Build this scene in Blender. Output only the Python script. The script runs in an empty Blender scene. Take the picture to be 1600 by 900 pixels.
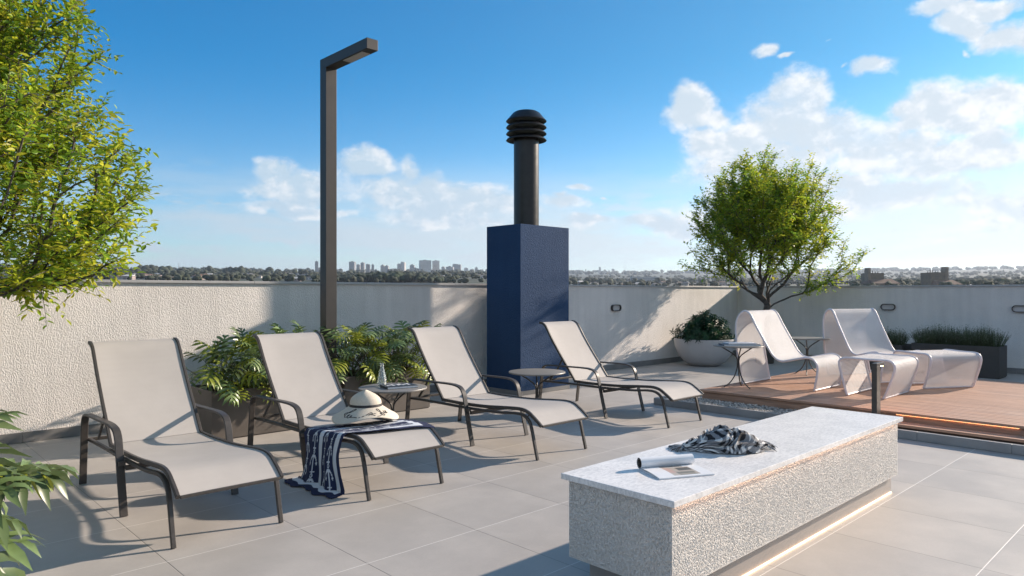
import bpy, math, random
import numpy as np
from mathutils import Vector, noise as mnoise
R = math.radians
sc = bpy.context.scene
C = sc.collection
rng = np.random.default_rng(7)
random.seed(7)

# ------------------------------------------------------------------ camera
H = 1.5
YAW = 46.25                      # viewing direction, degrees from +X
FPX = 1092.0
cam = bpy.data.cameras.new("camera"); cam_o = bpy.data.objects.new("camera", cam); C.objects.link(cam_o)
cam.sensor_width = 36; cam.lens = FPX/1600*36; cam.shift_y = 6/1600
cam.clip_start = .05; cam.clip_end = 60000
cam_o.location = (0, 0, H); cam_o.rotation_euler = (R(90), 0, R(YAW-90))
sc.camera = cam_o
_y = R(YAW); FWD = np.array([math.cos(_y), math.sin(_y)]); RGT = np.array([math.sin(_y), -math.cos(_y)])
def ray(px):                     # horizontal heading of an image column of the photograph
    return FWD + RGT*(px-800)/FPX
def far(px, D):                  # ground point at depth D along that heading
    p = ray(px)*D; return float(p[0]), float(p[1])
def zfar(py, D): return H - (py-456)/FPX*D

# ------------------------------------------------------------------ light
SUN_EL, SUN_AZ = 21.7, -14.5     # azimuth from +X
sun = bpy.data.lights.new("sun", 'SUN'); sun_o = bpy.data.objects.new("sun", sun); C.objects.link(sun_o)
sun.energy = 4.6; sun.angle = R(.85); sun.color = (1.0, .84, .69)
sd = Vector((math.cos(R(SUN_EL))*math.cos(R(SUN_AZ)), math.cos(R(SUN_EL))*math.sin(R(SUN_AZ)), math.sin(R(SUN_EL))))
sun_o.rotation_euler = sd.to_track_quat('Z', 'Y').to_euler()
sc.view_settings.view_transform = 'Standard'; sc.view_settings.look = 'None'
sc.view_settings.exposure = .96; sc.view_settings.gamma = 1.0
sc.view_settings.use_curve_mapping = False

class G:                         # small helper to write node graphs as expressions
    def __init__(s, nt): s.nt = nt
    def n(s, t, **k):
        x = s.nt.nodes.new(t)
        for a, b in k.items(): setattr(x, a, b)
        return x
    def put(s, sock, v):
        if hasattr(v, 'is_output') or isinstance(v, bpy.types.NodeSocket): s.nt.links.new(v, sock)
        else: sock.default_value = v
    def m(s, op, a, b=None, c=None, clamp=False):
        x = s.n('ShaderNodeMath', operation=op, use_clamp=clamp); s.put(x.inputs[0], a)
        if b is not None: s.put(x.inputs[1], b)
        if c is not None: s.put(x.inputs[2], c)
        return x.outputs[0]
    def v(s, op, a, b=None, out=0):
        x = s.n('ShaderNodeVectorMath', operation=op); s.put(x.inputs[0], a)
        if b is not None: s.put(x.inputs[3 if op == 'SCALE' else 1], b)
        return x.outputs[1 if op in ('LENGTH', 'DISTANCE', 'DOT_PRODUCT') else 0]
    def xyz(s, v): x = s.n('ShaderNodeSeparateXYZ'); s.put(x.inputs[0], v); return x.outputs
    def comb(s, a, b, c):
        x = s.n('ShaderNodeCombineXYZ')
        for i, q in enumerate((a, b, c)): s.put(x.inputs[i], q)
        return x.outputs[0]
    def noise(s, vec, scale=5., detail=4., rough=.55, dist=0.):
        x = s.n('ShaderNodeTexNoise'); s.put(x.inputs['Vector'], vec)
        x.inputs['Scale'].default_value = scale; x.inputs['Detail'].default_value = detail
        x.inputs['Roughness'].default_value = rough; x.inputs['Distortion'].default_value = dist
        return x.outputs[0]
    def sstep(s, v, a, b, lo=0., hi=1.):
        x = s.n('ShaderNodeMapRange', interpolation_type='SMOOTHSTEP'); s.put(x.inputs[0], v)
        x.inputs[1].default_value = a; x.inputs[2].default_value = b; x.inputs[3].default_value = lo; x.inputs[4].default_value = hi
        return x.outputs[0]
    def mix(s, f, a, b, mode='MIX'):
        x = s.n('ShaderNodeMix', data_type='RGBA', blend_type=mode); s.put(x.inputs[0], f); s.put(x.inputs[6], a); s.put(x.inputs[7], b)
        return x.outputs[2]

# ------------------------------------------------------------------ sky
world = bpy.data.worlds.new("World"); sc.world = world; world.use_nodes = True
nt = world.node_tree; nt.nodes.clear(); g = G(nt)
sky = g.n('ShaderNodeTexSky', sky_type='NISHITA', sun_disc=False)
sky.sun_elevation = R(SUN_EL); sky.sun_rotation = R(90-SUN_AZ); sky.altitude = 300
sky.air_density = 1.0; sky.dust_density = .6; sky.ozone_density = 3.0
tc = g.n('ShaderNodeTexCoord'); D = g.v('NORMALIZE', tc.outputs['Generated'])
dx, dy, dz = g.xyz(D)
az = g.m('ARCTAN2', dy, dx); el = g.m('ARCSINE', dz)
def azel(px, py):
    a = R(YAW) - math.atan((px-800)/FPX)
    e = math.atan((456-py)/FPX*math.cos(R(YAW)-a)); return a, e
# warp the sky position a little so the lobes lose their round outline
wn = g.n('ShaderNodeTexNoise'); g.put(wn.inputs['Vector'], D); wn.inputs['Scale'].default_value = 9; wn.inputs['Detail'].default_value = 5
wx, wy, wz = g.xyz(wn.outputs['Color'])
azw = g.m('MULTIPLY_ADD', g.m('SUBTRACT', wx, .5), .11, az); elw = g.m('MULTIPLY_ADD', g.m('SUBTRACT', wy, .5), .07, el)
P = g.comb(azw, elw, 0.)
LOBES = [  # px, py, rx, ry of cumulus lobes in the photograph's sky
 (440,272,34,26),(482,285,42,20),
 (572,252,42,26),(628,262,30,36),(655,298,60,28),(725,306,56,22),(788,324,36,16),(600,292,52,28),
 (915,285,26,7),(880,312,36,12),(955,300,14,5),
 (1085,172,38,28),(1122,186,30,24),(1130,226,60,28),(1252,150,44,42),(1225,200,70,44),(1300,205,70,40),(1350,215,52,40),
 (1395,165,26,16),(1445,172,60,32),(1530,170,90,44),(1400,235,90,38),(1500,245,90,36),(1190,262,110,34),(1320,288,70,18),(1585,250,26,22),
 (1150,320,70,30),(1400,310,110,26),(1560,320,80,30),(690,325,120,18),(1290,320,90,22),(450,305,60,14),(1375,112,34,13),(1328,107,14,6),(1192,73,22,13),(1232,82,22,5),(1303,69,16,7),(880,300,20,8),(930,345,50,10),(700,345,90,9),(480,330,80,8),(1040,350,60,16),(1512,76,14,12),
 (1470,12,46,12),(1530,30,52,22),(1590,48,50,28),(1560,4,60,14)]
dens = None
for (px, py, rx, ry) in LOBES:
    a, e = azel(px, py); c = math.cos(math.atan((px-800)/FPX))**1.5
    sx = rx/FPX*c; sy = ry/FPX*c
    q = g.v('DIVIDE', g.v('SUBTRACT', P, (a, e, 0)), (sx, sy, 1))
    v = g.m('SUBTRACT', 1.46 if rx > 30 else (1.08 if rx > 18 else .6), g.v('LENGTH', q))
    dens = v if dens is None else g.m('SMOOTH_MAX', dens, v, .25)
Ds = g.v('MULTIPLY', D, (1, 1, 1.5))
n1 = g.noise(Ds, 14, 9, .62)
off = Vector(sd)*.012 + Vector((0, 0, .012))
n2 = g.noise(g.v('ADD', Ds, tuple(off)), 14, 9, .62)
dd = g.m('ADD', dens, g.m('MULTIPLY', g.m('SUBTRACT', n1, .5), 2.3))
mask = g.m('MULTIPLY', g.sstep(dd, .0, .80), g.sstep(g.noise(Ds, 5, 5, .6), .15, .45, .72, 1.))
# thin veil low over the horizon
nv = g.noise(g.v('MULTIPLY', D, (1, 1, 7)), 3.2, 8, .6)
band = g.m('MULTIPLY', g.sstep(el, .005, .05), g.sstep(el, .07, .20, 1., 0.))
side = g.sstep(az, R(YAW+36), R(YAW-36))                 # clouds towards the sun are brighter
veil = g.m('MULTIPLY', g.sstep(g.m('ADD', nv, g.m('MULTIPLY', side, .12)), .36, .64), band)
wis = g.noise(g.v('MULTIPLY', D, (1, 1, 3.5)), 11, 8, .65)
veil = g.m('MULTIPLY', g.m('MAXIMUM', veil, g.m('MULTIPLY', g.sstep(wis, .50, .66), band)), .92)
lit = g.sstep(g.m('ADD', g.m('MULTIPLY', g.m('SUBTRACT', n1, n2), 3.2), g.m('MULTIPLY', dd, -.28)), -.42, .22)
c_sh = g.mix(side, (2.6, 3.5, 4.3, 1), (3.5, 4.0, 4.5, 1)); c_lit = g.mix(side, (4.3, 4.6, 4.9, 1), (5.1, 5.2, 5.35, 1))
ccol = g.mix(lit, c_sh, c_lit)
# deep clean blue overhead, paler towards the sun and the horizon
top = g.mix(side, (.02, .61, .90, 1), (.20, .60, .72, 1))
tint = g.mix(g.sstep(el, .0, .33), (.74, .88, .96, 1), top)
blue = g.mix(1., sky.outputs[0], tint, 'MULTIPLY')
base = g.mix(veil, blue, g.mix(side, (2.9, 3.5, 4.05, 1), (4.1, 4.5, 4.8, 1)))
col = g.mix(mask, base, ccol)
# broad cloud field, added in the unseen sky behind the viewer as fill light
back = g.sstep(g.v('DOT_PRODUCT', D, (FWD[0], FWD[1], 0.)), -.05, .35, 1., 0.)
nb = g.noise(g.v('MULTIPLY', D, (1, 1, 1.6)), 2.6, 6, .6)
fill_cloud = g.m('MULTIPLY', g.m('MULTIPLY', g.sstep(nb, .42, .60), back), g.sstep(el, .0, .12))
col = g.mix(fill_cloud, col, (3.0, 3.6, 4.3, 1))
bg = g.n('ShaderNodeBackground'); g.put(bg.inputs[0], col); bg.inputs[1].default_value = .1
wo = g.n('ShaderNodeOutputWorld'); nt.links.new(bg.outputs[0], wo.inputs[0])

# ------------------------------------------------------------------ materials
def new_mat(name):
    m = bpy.data.materials.new(name); m.use_nodes = True; nt = m.node_tree; nt.nodes.clear(); g = G(nt)
    out = g.n('ShaderNodeOutputMaterial'); b = g.n('ShaderNodeBsdfPrincipled'); nt.links.new(b.outputs[0], out.inputs[0])
    g.out = out; g.b = b; tc = g.n('ShaderNodeTexCoord'); g.obj = tc.outputs['Object']; return m, g
def pm(name, col, rough=.5, var=.08, scale=6, bump=0, bscale=60, metal=0, transl=0., attr=None, spec=.5, detail=4, sheen=0):
    m, g = new_mat(name); b = g.b
    n = g.noise(g.obj, scale, detail)
    c4 = (*col, 1)
    if attr:
        a = g.n('ShaderNodeAttribute'); a.attribute_name = attr; c4 = a.outputs['Color']
        lo = g.mix(1., c4, (1-var, 1-var, 1-var, 1), 'MULTIPLY')
        hi = g.mix(1., c4, (1+var, 1+var, 1+var, 1), 'MULTIPLY')
    else:
        lo = tuple(x*(1-var) for x in col)+(1,); hi = tuple(x*(1+var) for x in col)+(1,)
    cc = g.mix(g.sstep(n, .3, .7), lo, hi)
    g.put(b.inputs['Base Color'], cc)
    g.put(b.inputs['Roughness'], g.m('ADD', rough-.06, g.m('MULTIPLY', n, .12)))
    b.inputs['Metallic'].default_value = metal; b.inputs['Specular IOR Level'].default_value = spec
    if sheen: b.inputs['Sheen Weight'].default_value = sheen
    if bump:
        bp = g.n('ShaderNodeBump'); bp.inputs['Strength'].default_value = 1.; bp.inputs['Distance'].default_value = bump
        g.put(bp.inputs['Height'], g.noise(g.obj, bscale, 3, .6)); g.nt.links.new(bp.outputs[0], b.inputs['Normal'])
    if transl:
        t = g.n('ShaderNodeBsdfTranslucent'); g.put(t.inputs[0], cc); mx = g.n('ShaderNodeMixShader'); mx.inputs[0].default_value = transl
        g.nt.links.new(b.outputs[0], mx.inputs[1]); g.nt.links.new(t.outputs[0], mx.inputs[2]); g.nt.links.new(mx.outputs[0], g.out.inputs[0])
    return m

def stucco(name, col, dist, scale, stretch=1.0, var=.06, speck=.10, gs=None):
    m, g = new_mat(name)
    w = g.v('MULTIPLY', g.obj, (1, 1, stretch))
    a = g.noise(w, scale, 3, .6, .6); bq = g.noise(w, scale*2.7, 2, .5)
    v = g.n('ShaderNodeTexVoronoi', feature='SMOOTH_F1'); g.put(v.inputs['Vector'], w); v.inputs['Scale'].default_value = scale*1.1
    h = g.m('ADD', g.m('MULTIPLY', g.sstep(a, .35, .62), .7), g.m('ADD', g.m('MULTIPLY', bq, .3), g.m('MULTIPLY', v.outputs[0], -.5)))
    bp = g.n('ShaderNodeBump'); bp.inputs['Distance'].default_value = dist; bp.inputs['Strength'].default_value = 1
    g.put(bp.inputs['Height'], h); g.nt.links.new(bp.outputs[0], g.b.inputs['Normal'])
    big = g.noise(g.obj, .9, 5, .6)
    st = g.noise(g.v('MULTIPLY', g.obj, (6, 6, .5)), 1.2, 5, .6)
    f = g.m('ADD', g.m('MULTIPLY', big, .6), g.m('MULTIPLY', st, .4))
    cc = g.mix(g.sstep(f, .32, .68), tuple(x*(1-var) for x in col)+(1,), tuple(x*(1+var*.5) for x in col)+(1,))
    gr = g.noise(g.v('MULTIPLY', g.obj, (1, 1, .7)), gs or scale*1.3, 3, .6)      # darker random specks in the base colour
    cc = g.mix(g.sstep(gr, .42, .30, 0., speck*3), cc, tuple(x*.45 for x in col)+(1,))
    g.put(g.b.inputs['Base Color'], cc)
    g.b.inputs['Roughness'].default_value = .85; g.b.inputs['Specular IOR Level'].default_value = .25
    return m

TILE = .79; TX0 = 1.30-TILE*10; TY0 = .97-TILE*10
def tile_mat(name, col):
    m, g = new_mat(name); x, y, z = g.xyz(g.obj)
    u = g.m('DIVIDE', g.m('SUBTRACT', x, TX0), TILE); v = g.m('DIVIDE', g.m('SUBTRACT', y, TY0), TILE)
    def line(t, w):
        f = g.m('FRACT', g.m('ADD', t, .5)); d = g.m('ABSOLUTE', g.m('SUBTRACT', f, .5)); return g.sstep(d, w*.6, w*1.3, 1., 0.), d
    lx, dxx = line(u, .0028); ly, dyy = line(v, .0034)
    cell = g.comb(g.m('FLOOR', u), g.m('FLOOR', v), 0.)
    wn = g.n('ShaderNodeTexWhiteNoise', noise_dimensions='3D'); g.put(wn.inputs[0], cell)
    n1 = g.noise(g.v('ADD', g.obj, g.v('MULTIPLY', cell, (3.1, 1.7, 0))), 1.6, 8, .65)
    n2 = g.noise(g.obj, 60, 3, .6)
    n3 = g.noise(g.obj, .35, 4, .6)
    t = g.m('ADD', g.m('MULTIPLY', n1, .7), g.m('ADD', g.m('MULTIPLY', n2, .12), g.m('MULTIPLY', n3, .35)))
    c = g.mix(g.sstep(t, .42, .78), tuple(q*.88 for q in col)+(1,), tuple(q*1.13 for q in col)+(1,))
    c = g.mix(g.m('MULTIPLY', wn.outputs[0], .20), c, tuple(q*.8 for q in col)+(1,))
    c = g.mix(g.sstep(g.noise(g.obj, 9, 6, .75), .66, .74, 0, .14), c, (.62, .60, .57, 1))
    c = g.mix(g.m('MULTIPLY', lx, .8), c, (.10, .095, .09, 1))
    c = g.mix(g.m('MULTIPLY', ly, .85), c, (.74, .72, .69, 1))  # sun glint on the joints along X, painted as pale lines
    g.put(g.b.inputs['Base Color'], c)
    g.put(g.b.inputs['Roughness'], g.m('ADD', .40, g.m('MULTIPLY', n1, .28)))
    bp = g.n('ShaderNodeBump'); bp.inputs['Distance'].default_value = .003; bp.inputs['Strength'].default_value = .35
    hgt = g.m('SUBTRACT', g.m('MULTIPLY', n2, .25), g.sstep(g.m('MINIMUM', dxx, dyy), .0, .006, 1, 0)); g.put(bp.inputs['Height'], hgt)
    g.nt.links.new(bp.outputs[0], g.b.inputs['Normal'])
    return m

def wood_mat(name, col):
    m, g = new_mat(name); x, y, z = g.xyz(g.obj)
    board = g.m('FLOOR', g.m('DIVIDE', x, .1))
    wn = g.n('ShaderNodeTexWhiteNoise', noise_dimensions='1D'); g.put(wn.inputs['W'], board)
    p = g.comb(g.m('MULTIPLY', x, 22.), g.m('ADD', g.m('MULTIPLY', y, 1.2), g.m('MULTIPLY', wn.outputs[0], 37.)), g.m('MULTIPLY', z, 20.))
    gr = g.noise(p, 2.2, 6, .65, .4); gr2 = g.noise(p, 7, 3, .5)
    c = g.mix(g.sstep(gr, .35, .65), tuple(q*.78 for q in col)+(1,), tuple(q*1.18 for q in col)+(1,))
    c = g.mix(g.m('MULTIPLY', wn.outputs[0], .38), c, (col[0]*.6, col[1]*.58, col[2]*.6, 1))
    c = g.mix(g.sstep(g.noise(g.obj, .8, 4, .6), .5, .75, 0, .22), c, (.45, .38, .33, 1))
    g.put(g.b.inputs['Base Color'], c); g.b.inputs['Roughness'].default_value = .62
    bp = g.n('ShaderNodeBump'); bp.inputs['Distance'].default_value = .0015; g.put(bp.inputs['Height'], g.m('ADD', gr, gr2)); g.nt.links.new(bp.outputs[0], g.b.inputs['Normal'])
    return m

def emit_mat(name, col, s):
    m, g = new_mat(name); g.b.inputs['Base Color'].default_value = (*col, 1); g.b.inputs['Emission Color'].default_value = (*col, 1)
    g.b.inputs['Emission Strength'].default_value = s; return m

def mesh_fabric(name, col, lines=0, trans=.0, axis='Y'):
    m, g = new_mat(name)
    wv = g.n('ShaderNodeTexWave', wave_type='BANDS', bands_direction='X'); uv = g.n('ShaderNodeUVMap')
    x, y, z = g.xyz(uv.outputs[0])
    g.put(wv.inputs['Vector'], g.comb(y, 0., 0.)); wv.inputs['Scale'].default_value = lines
    n = g.noise(g.obj, 3, 5); n2 = g.noise(g.obj, 260, 2)
    c = g.mix(g.sstep(n, .3, .7), tuple(q*.95 for q in col)+(1,), tuple(q*1.04 for q in col)+(1,))
    c = g.mix(g.m('MULTIPLY', n2, .18), c, tuple(q*.55 for q in col)+(1,))
    g.put(g.b.inputs['Base Color'], c); g.b.inputs['Roughness'].default_value = .7
    bp = g.n('ShaderNodeBump'); bp.inputs['Distance'].default_value = .0015 if lines > 20 else .0006; bp.inputs['Strength'].default_value = .7
    g.put(bp.inputs['Height'], g.m('ADD', wv.outputs['Fac'], g.m('MULTIPLY', n2, .5))); g.nt.links.new(bp.outputs[0], g.b.inputs['Normal'])
    t = g.n('ShaderNodeBsdfTranslucent'); g.put(t.inputs[0], c); mx = g.n('ShaderNodeMixShader'); mx.inputs[0].default_value = .16
    g.nt.links.new(g.b.outputs[0], mx.inputs[1]); g.nt.links.new(t.outputs[0], mx.inputs[2])
    last = mx
    if trans:
        tp = g.n('ShaderNodeBsdfTransparent'); m2 = g.n('ShaderNodeMixShader')
        g.put(m2.inputs[0], g.sstep(wv.outputs['Fac'], .0, .5, min(1, trans*2.2), trans*.35)); g.nt.links.new(mx.outputs[0], m2.inputs[1]); g.nt.links.new(tp.outputs[0], m2.inputs[2]); last = m2
    g.nt.links.new(last.outputs[0], g.out.inputs[0])
    return m

M = dict(
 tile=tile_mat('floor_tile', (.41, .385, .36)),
 skirt=pm('skirting_tile', (.20, .195, .19), .5, .1, 3),
 kerb=pm('kerb_stone', (.26, .26, .26), .45, .1, 3),
 wall=stucco('rough_render', (.80, .765, .73), .0055, 84, .62, .11),
 cap=pm('coping_metal', (.42, .42, .42), .5, .08, 2),
 navy=stucco('navy_render', (.020, .054, .126), .004, 60, var=.12),
 benchst=stucco('bench_render', (.86, .82, .77), .006, 190, .7, speck=.05, gs=110),
 marble=None,
 plinth=pm('bench_plinth', (.30, .27, .25), .5, .05, 3),
 dark=pm('powder_coated_metal', (.052, .046, .042), .42, .12, 30, .0002, 400),
 lamp=pm('bronze_metal', (.032, .029, .027), .5, .08, 8),
 lens=pm('lamp_lens', (.42, .38, .36), .35, .03, 8),
 flue=pm('flue_metal', (.035, .033, .032), .34, .1, 10, metal=.55),
 sling=mesh_fabric('sling_fabric', (.51, .48, .455), 6),
 cord=mesh_fabric('cord_weave', (.82, .80, .79), 24, .50),
 white=pm('white_tube', (.72, .68, .70), .4, .04, 10),
 deck=wood_mat('deck_wood', (.46, .265, .175)),
 deckdark=pm('deck_joist', (.05, .03, .022), .8, .2, 5),
 pebble=pm('pebbles', (.3, .3, .29), .7, .3, 30, attr='col'),
 planter=pm('planter_fibre', (.115, .100, .088), .55, .14, 4, .0006, 120),
 planterd=pm('planter_charcoal', (.052, .046, .041), .6, .12, 4, .0006, 120),
 soil=pm('soil', (.045, .03, .02), .95, .4, 30, .01, 60),
 bowl=pm('bowl_concrete', (.50, .48, .47), .6, .05, 3, .0008, 90),
 table=pm('table_metal', (.20, .19, .175), .45, .07, 12, .0002, 300),
 leg=pm('rod_metal', (.05, .045, .04), .45, .1, 20),
 bark=pm('bark', (.085, .07, .058), .9, .4, 12, .006, 40, detail=6),
 leafA=pm('leaf_tree', (.1, .1, .02), .45, .12, 3, transl=.5, attr='col', spec=.35),
 phil=pm('leaf_broad', (.1, .1, .02), .34, .10, 14, transl=.22, attr='col', spec=.5),
 fern=pm('leaf_dark', (.1, .1, .02), .5, .15, 14, transl=.15, attr='col', spec=.4),
 lav=pm('leaf_lavender', (.1, .1, .02), .7, .15, 20, transl=.2, attr='col'),
 stem=pm('plant_stem', (.10, .085, .05), .7, .2, 30),
 towel=pm('towel_cloth', (.1, .1, .1), .9, .06, 200, .0008, 700, attr='col'),
 scarf=pm('scarf_cloth', (.1, .1, .1), .95, .08, 200, .0006, 600, attr='col'),
 straw=pm('straw', (.58, .52, .43), .75, .06, 90, .0008, 420),
 black=pm('black_ribbon', (.02, .018, .02), .6, .1, 40),
 page=pm('magazine_page', (.8, .8, .8), .35, .02, 20, attr='col'),
 paperw=pm('book_white', (.74, .74, .75), .45, .03, 20),
 bookb=pm('book_blue', (.10, .12, .16), .4, .2, 20),
 bookd=pm('book_dark', (.03, .032, .038), .35, .2, 20),
 led=emit_mat('led_strip', (1., .66, .40), 2.6),
 ledb=emit_mat('led_amber', (1., .42, .16), 60),
 ledd=emit_mat('led_deck', (1., .42, .18), 3),
 ledt=emit_mat('led_strip_top', (1., .66, .46), 8),
)
def marble():
    m, g = new_mat('bench_top_stone')
    a = g.noise(g.v('MULTIPLY', g.obj, (1, 2.2, 1)), 34, 5, .7, .5); b_ = g.noise(g.obj, 5, 6, .6)
    f = g.m('ADD', g.m('MULTIPLY', a, .7), g.m('MULTIPLY', b_, .3))
    g.put(g.b.inputs['Base Color'], g.mix(g.sstep(f, .36, .62), (.58, .57, .565, 1), (.82, .80, .785, 1)))
    g.b.inputs['Roughness'].default_value = .38; return m
M['marble'] = marble()
def glass():
    m, g = new_mat('clear_glass'); g.b.inputs['Base Color'].default_value = (.86, .90, .90, 1)
    g.b.inputs['Transmission Weight'].default_value = .82; g.b.inputs['Roughness'].default_value = .02; g.b.inputs['IOR'].default_value = 1.45; return m
M['glass'] = glass()

# ------------------------------------------------------------------ object helpers
def tag(o, label=None, cat=None, group=None, kind=None):
    if label: o['label'] = label
    if cat: o['category'] = cat
    if group: o['group'] = group
    if kind: o['kind'] = kind
    return o
def thing(name, label, cat, loc=(0, 0, 0), rz=0, group=None):
    o = bpy.data.objects.new(name, None); C.objects.link(o); o.location = loc; o.rotation_euler = (0, 0, rz)
    o.empty_display_size = .1
    return tag(o, label, cat, group)
def dup(root, loc, rz=0, label=None, parent=None):
    r = root.copy(); C.objects.link(r)
    if parent is None: r.location = loc; r.rotation_euler = (0, 0, rz)
    else: r.parent = parent
    if label: r['label'] = label
    for ch in list(root.children): dup(ch, None, parent=r)
    return r
class MB:
    def __init__(s): s.v = []; s.f = []; s.mi = []; s.c = []; s.uv = []; s.rnd = False
    def add(s, v, f, mi=0, col=None, uv=None):
        b = len(s.v); s.v.extend([tuple(map(float, q)) for q in v]); s.f.extend([tuple(i+b for i in q) for q in f]); s.mi.extend([mi]*len(f))
        s.c.extend([col]*len(v) if col is None or not hasattr(col[0], '__len__') else list(col))
        s.uv.extend(uv if uv is not None else [(0, 0)]*len(v)); return s
    def box(s, x0, x1, y0, y1, z0, z1, bev=0.0, mi=0, col=None):
        if bev <= 0:
            v = [(x, y, z) for z in (z0, z1) for y in (y0, y1) for x in (x0, x1)]
            f = [(0, 2, 3, 1), (4, 5, 7, 6), (0, 1, 5, 4), (1, 3, 7, 5), (3, 2, 6, 7), (2, 0, 4, 6)]
            return s.add(v, f, mi, col)
        import bmesh
        bm = bmesh.new(); bmesh.ops.create_cube(bm, size=1)
        for q in bm.verts: q.co = Vector(((x0+x1)/2+q.co.x*(x1-x0), (y0+y1)/2+q.co.y*(y1-y0), (z0+z1)/2+q.co.z*(z1-z0)))
        bmesh.ops.bevel(bm, geom=bm.edges[:], offset=bev, segments=2, affect='EDGES', profile=.5)
        bm.verts.index_update()
        s.add([q.co[:] for q in bm.verts], [[q.index for q in f.verts] for f in bm.faces], mi, col); bm.free(); return s
    def sweep(s, path, w, t, b=(1, 0, 0), ch=.003, mi=0, off=0.0, col=None, cap=True):
        P = np.array(path, float); b = np.array(b, float); n = len(P); ch = min(ch, w*.45, t*.45)
        T = np.gradient(P, axis=0); T /= np.linalg.norm(T, axis=1)[:, None]
        N = np.cross(b, T); N /= np.linalg.norm(N, axis=1)[:, None]
        pr = [(w, t-ch), (w-ch, t), (-w+ch, t), (-w, t-ch), (-w, -t+ch), (-w+ch, -t), (w-ch, -t), (w, -t+ch)]
        V = []; F = []
        for i in range(n):
            for (a, c) in pr: V.append(P[i]+b*(a+off)+N[i]*c)
        for i in range(n-1):
            for k in range(8): F.append((i*8+k, i*8+(k+1) % 8, (i+1)*8+(k+1) % 8, (i+1)*8+k))
        if cap: F.append(tuple(range(7, -1, -1))); F.append(tuple((n-1)*8+k for k in range(8)))
        return s.add(V, F, mi, col)
    def tube(s, path, r, k=8, mi=0, col=None):
        s.rnd = True
        P = np.array(path, float); n = len(P); r = np.broadcast_to(np.array(r, float), (n,))
        T = np.gradient(P, axis=0); T /= (np.linalg.norm(T, axis=1)[:, None]+1e-12)
        a = np.array([0, 0, 1.]) if abs(T[0][2]) < .9 else np.array([1., 0, 0])
        V = []; F = []
        for i in range(n):
            a = a-T[i]*np.dot(a, T[i]); a /= (np.linalg.norm(a)+1e-12); c = np.cross(T[i], a)
            for q in range(k):
                t = 2*math.pi*q/k; V.append(P[i]+(a*math.cos(t)+c*math.sin(t))*r[i])
        for i in range(n-1):
            for q in range(k): F.append((i*k+q, i*k+(q+1) % k, (i+1)*k+(q+1) % k, (i+1)*k+q))
        F.append(tuple(range(k-1, -1, -1))); F.append(tuple((n-1)*k+q for q in range(k)))
        return s.add(V, F, mi, col)
    def lathe(s, prof, k=48, c=(0, 0), mi=0):
        V = []; F = []; n = len(prof)
        for (r, z) in prof:
            for q in range(k): t = 2*math.pi*q/k; V.append((c[0]+r*math.cos(t), c[1]+r*math.sin(t), z))
        for i in range(n-1):
            for q in range(k): F.append((i*k+q, i*k+(q+1) % k, (i+1)*k+(q+1) % k, (i+1)*k+q))
        if prof[0][0] > 1e-5: F.append(tuple(range(k-1, -1, -1)))
        if prof[-1][0] > 1e-5: F.append(tuple((n-1)*k+q for q in range(k)))
        return s.add(V, F, mi)
    def grid(s, fn, nu, nv, mi=0, colfn=None, us=(0, 1), vs=(0, 1)):
        V = []; F = []; Cc = []; U = []
        for i in range(nu+1):
            for j in range(nv+1):
                u = us[0]+(us[1]-us[0])*i/nu; v = vs[0]+(vs[1]-vs[0])*j/nv
                V.append(fn(u, v)); U.append((u, v)); Cc.append(colfn(u, v) if colfn else None)
        for i in range(nu):
            for j in range(nv):
                a = i*(nv+1)+j; F.append((a, a+nv+1, a+nv+2, a+1))
        return s.add(V, F, mi, Cc if colfn else None, U)
    def build(s, name, mats, parent=None, origin=(0, 0, 0), smooth=True, ang=None):
        if ang is None: ang = 62 if s.rnd else 18
        me = bpy.data.meshes.new(name)
        v = np.array(s.v)-np.array(origin); me.from_pydata(v.tolist(), [], s.f)
        if not isinstance(mats, (list, tuple)): mats = [mats]
        for m in mats: me.materials.append(m)
        me.polygons.foreach_set('material_index', s.mi)
        if any(c is not None for c in s.c):
            at = me.color_attributes.new('col', 'FLOAT_COLOR', 'POINT')
            at.data.foreach_set('color', np.array([(*(c if c is not None else (.5, .5, .5)), 1.) for c in s.c], 'f').ravel())
        if any(u != (0, 0) for u in s.uv[:400]):
            uvl = me.uv_layers.new(name='UVMap'); li = np.zeros(len(me.loops), 'i'); me.loops.foreach_get('vertex_index', li)
            uvl.data.foreach_set('uv', np.array(s.uv, 'f')[li].ravel())
        me.validate()
        if smooth:
            me.polygons.foreach_set('use_smooth', [True]*len(me.polygons)); me.set_sharp_from_angle(angle=R(ang))
        me.update()
        o = bpy.data.objects.new(name, me); C.objects.link(o)
        if parent is not None: o.parent = parent
        else: o.location = origin
        return o
def catmull(pts, n=6):
    P = [np.array(p, float) for p in pts]; P = [2*P[0]-P[1]]+P+[2*P[-1]-P[-2]]; out = []
    for i in range(1, len(P)-2):
        for k in range(n):
            t = k/n; a, b, c, d = P[i-1], P[i], P[i+1], P[i+2]
            out.append(.5*((2*b)+(-a+c)*t+(2*a-5*b+4*c-d)*t*t+(-a+3*b-3*c+d)*t**3))
    out.append(P[-2]); return out
def yz(pts, x=0): return [(x, p[0], p[1]) for p in pts]
def flat(name, mat, x0, x1, y0, y1, z, kind='structure'):
    o = MB().add([(x0, y0, z), (x1, y0, z), (x1, y1, z), (x0, y1, z)], [(0, 1, 2, 3)]).build(name, mat, smooth=False); return tag(o, kind=kind)

#@@STRUCTURE
WY, WX, WH = 8.38, 15.5, 1.63
# roof terrace slab (a block standing above the town)
tf = MB().box(-9, WX+.25, -9, WY+.25, -.5, 0).build('floor', M['tile'], smooth=False); tag(tf, kind='structure')
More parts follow.
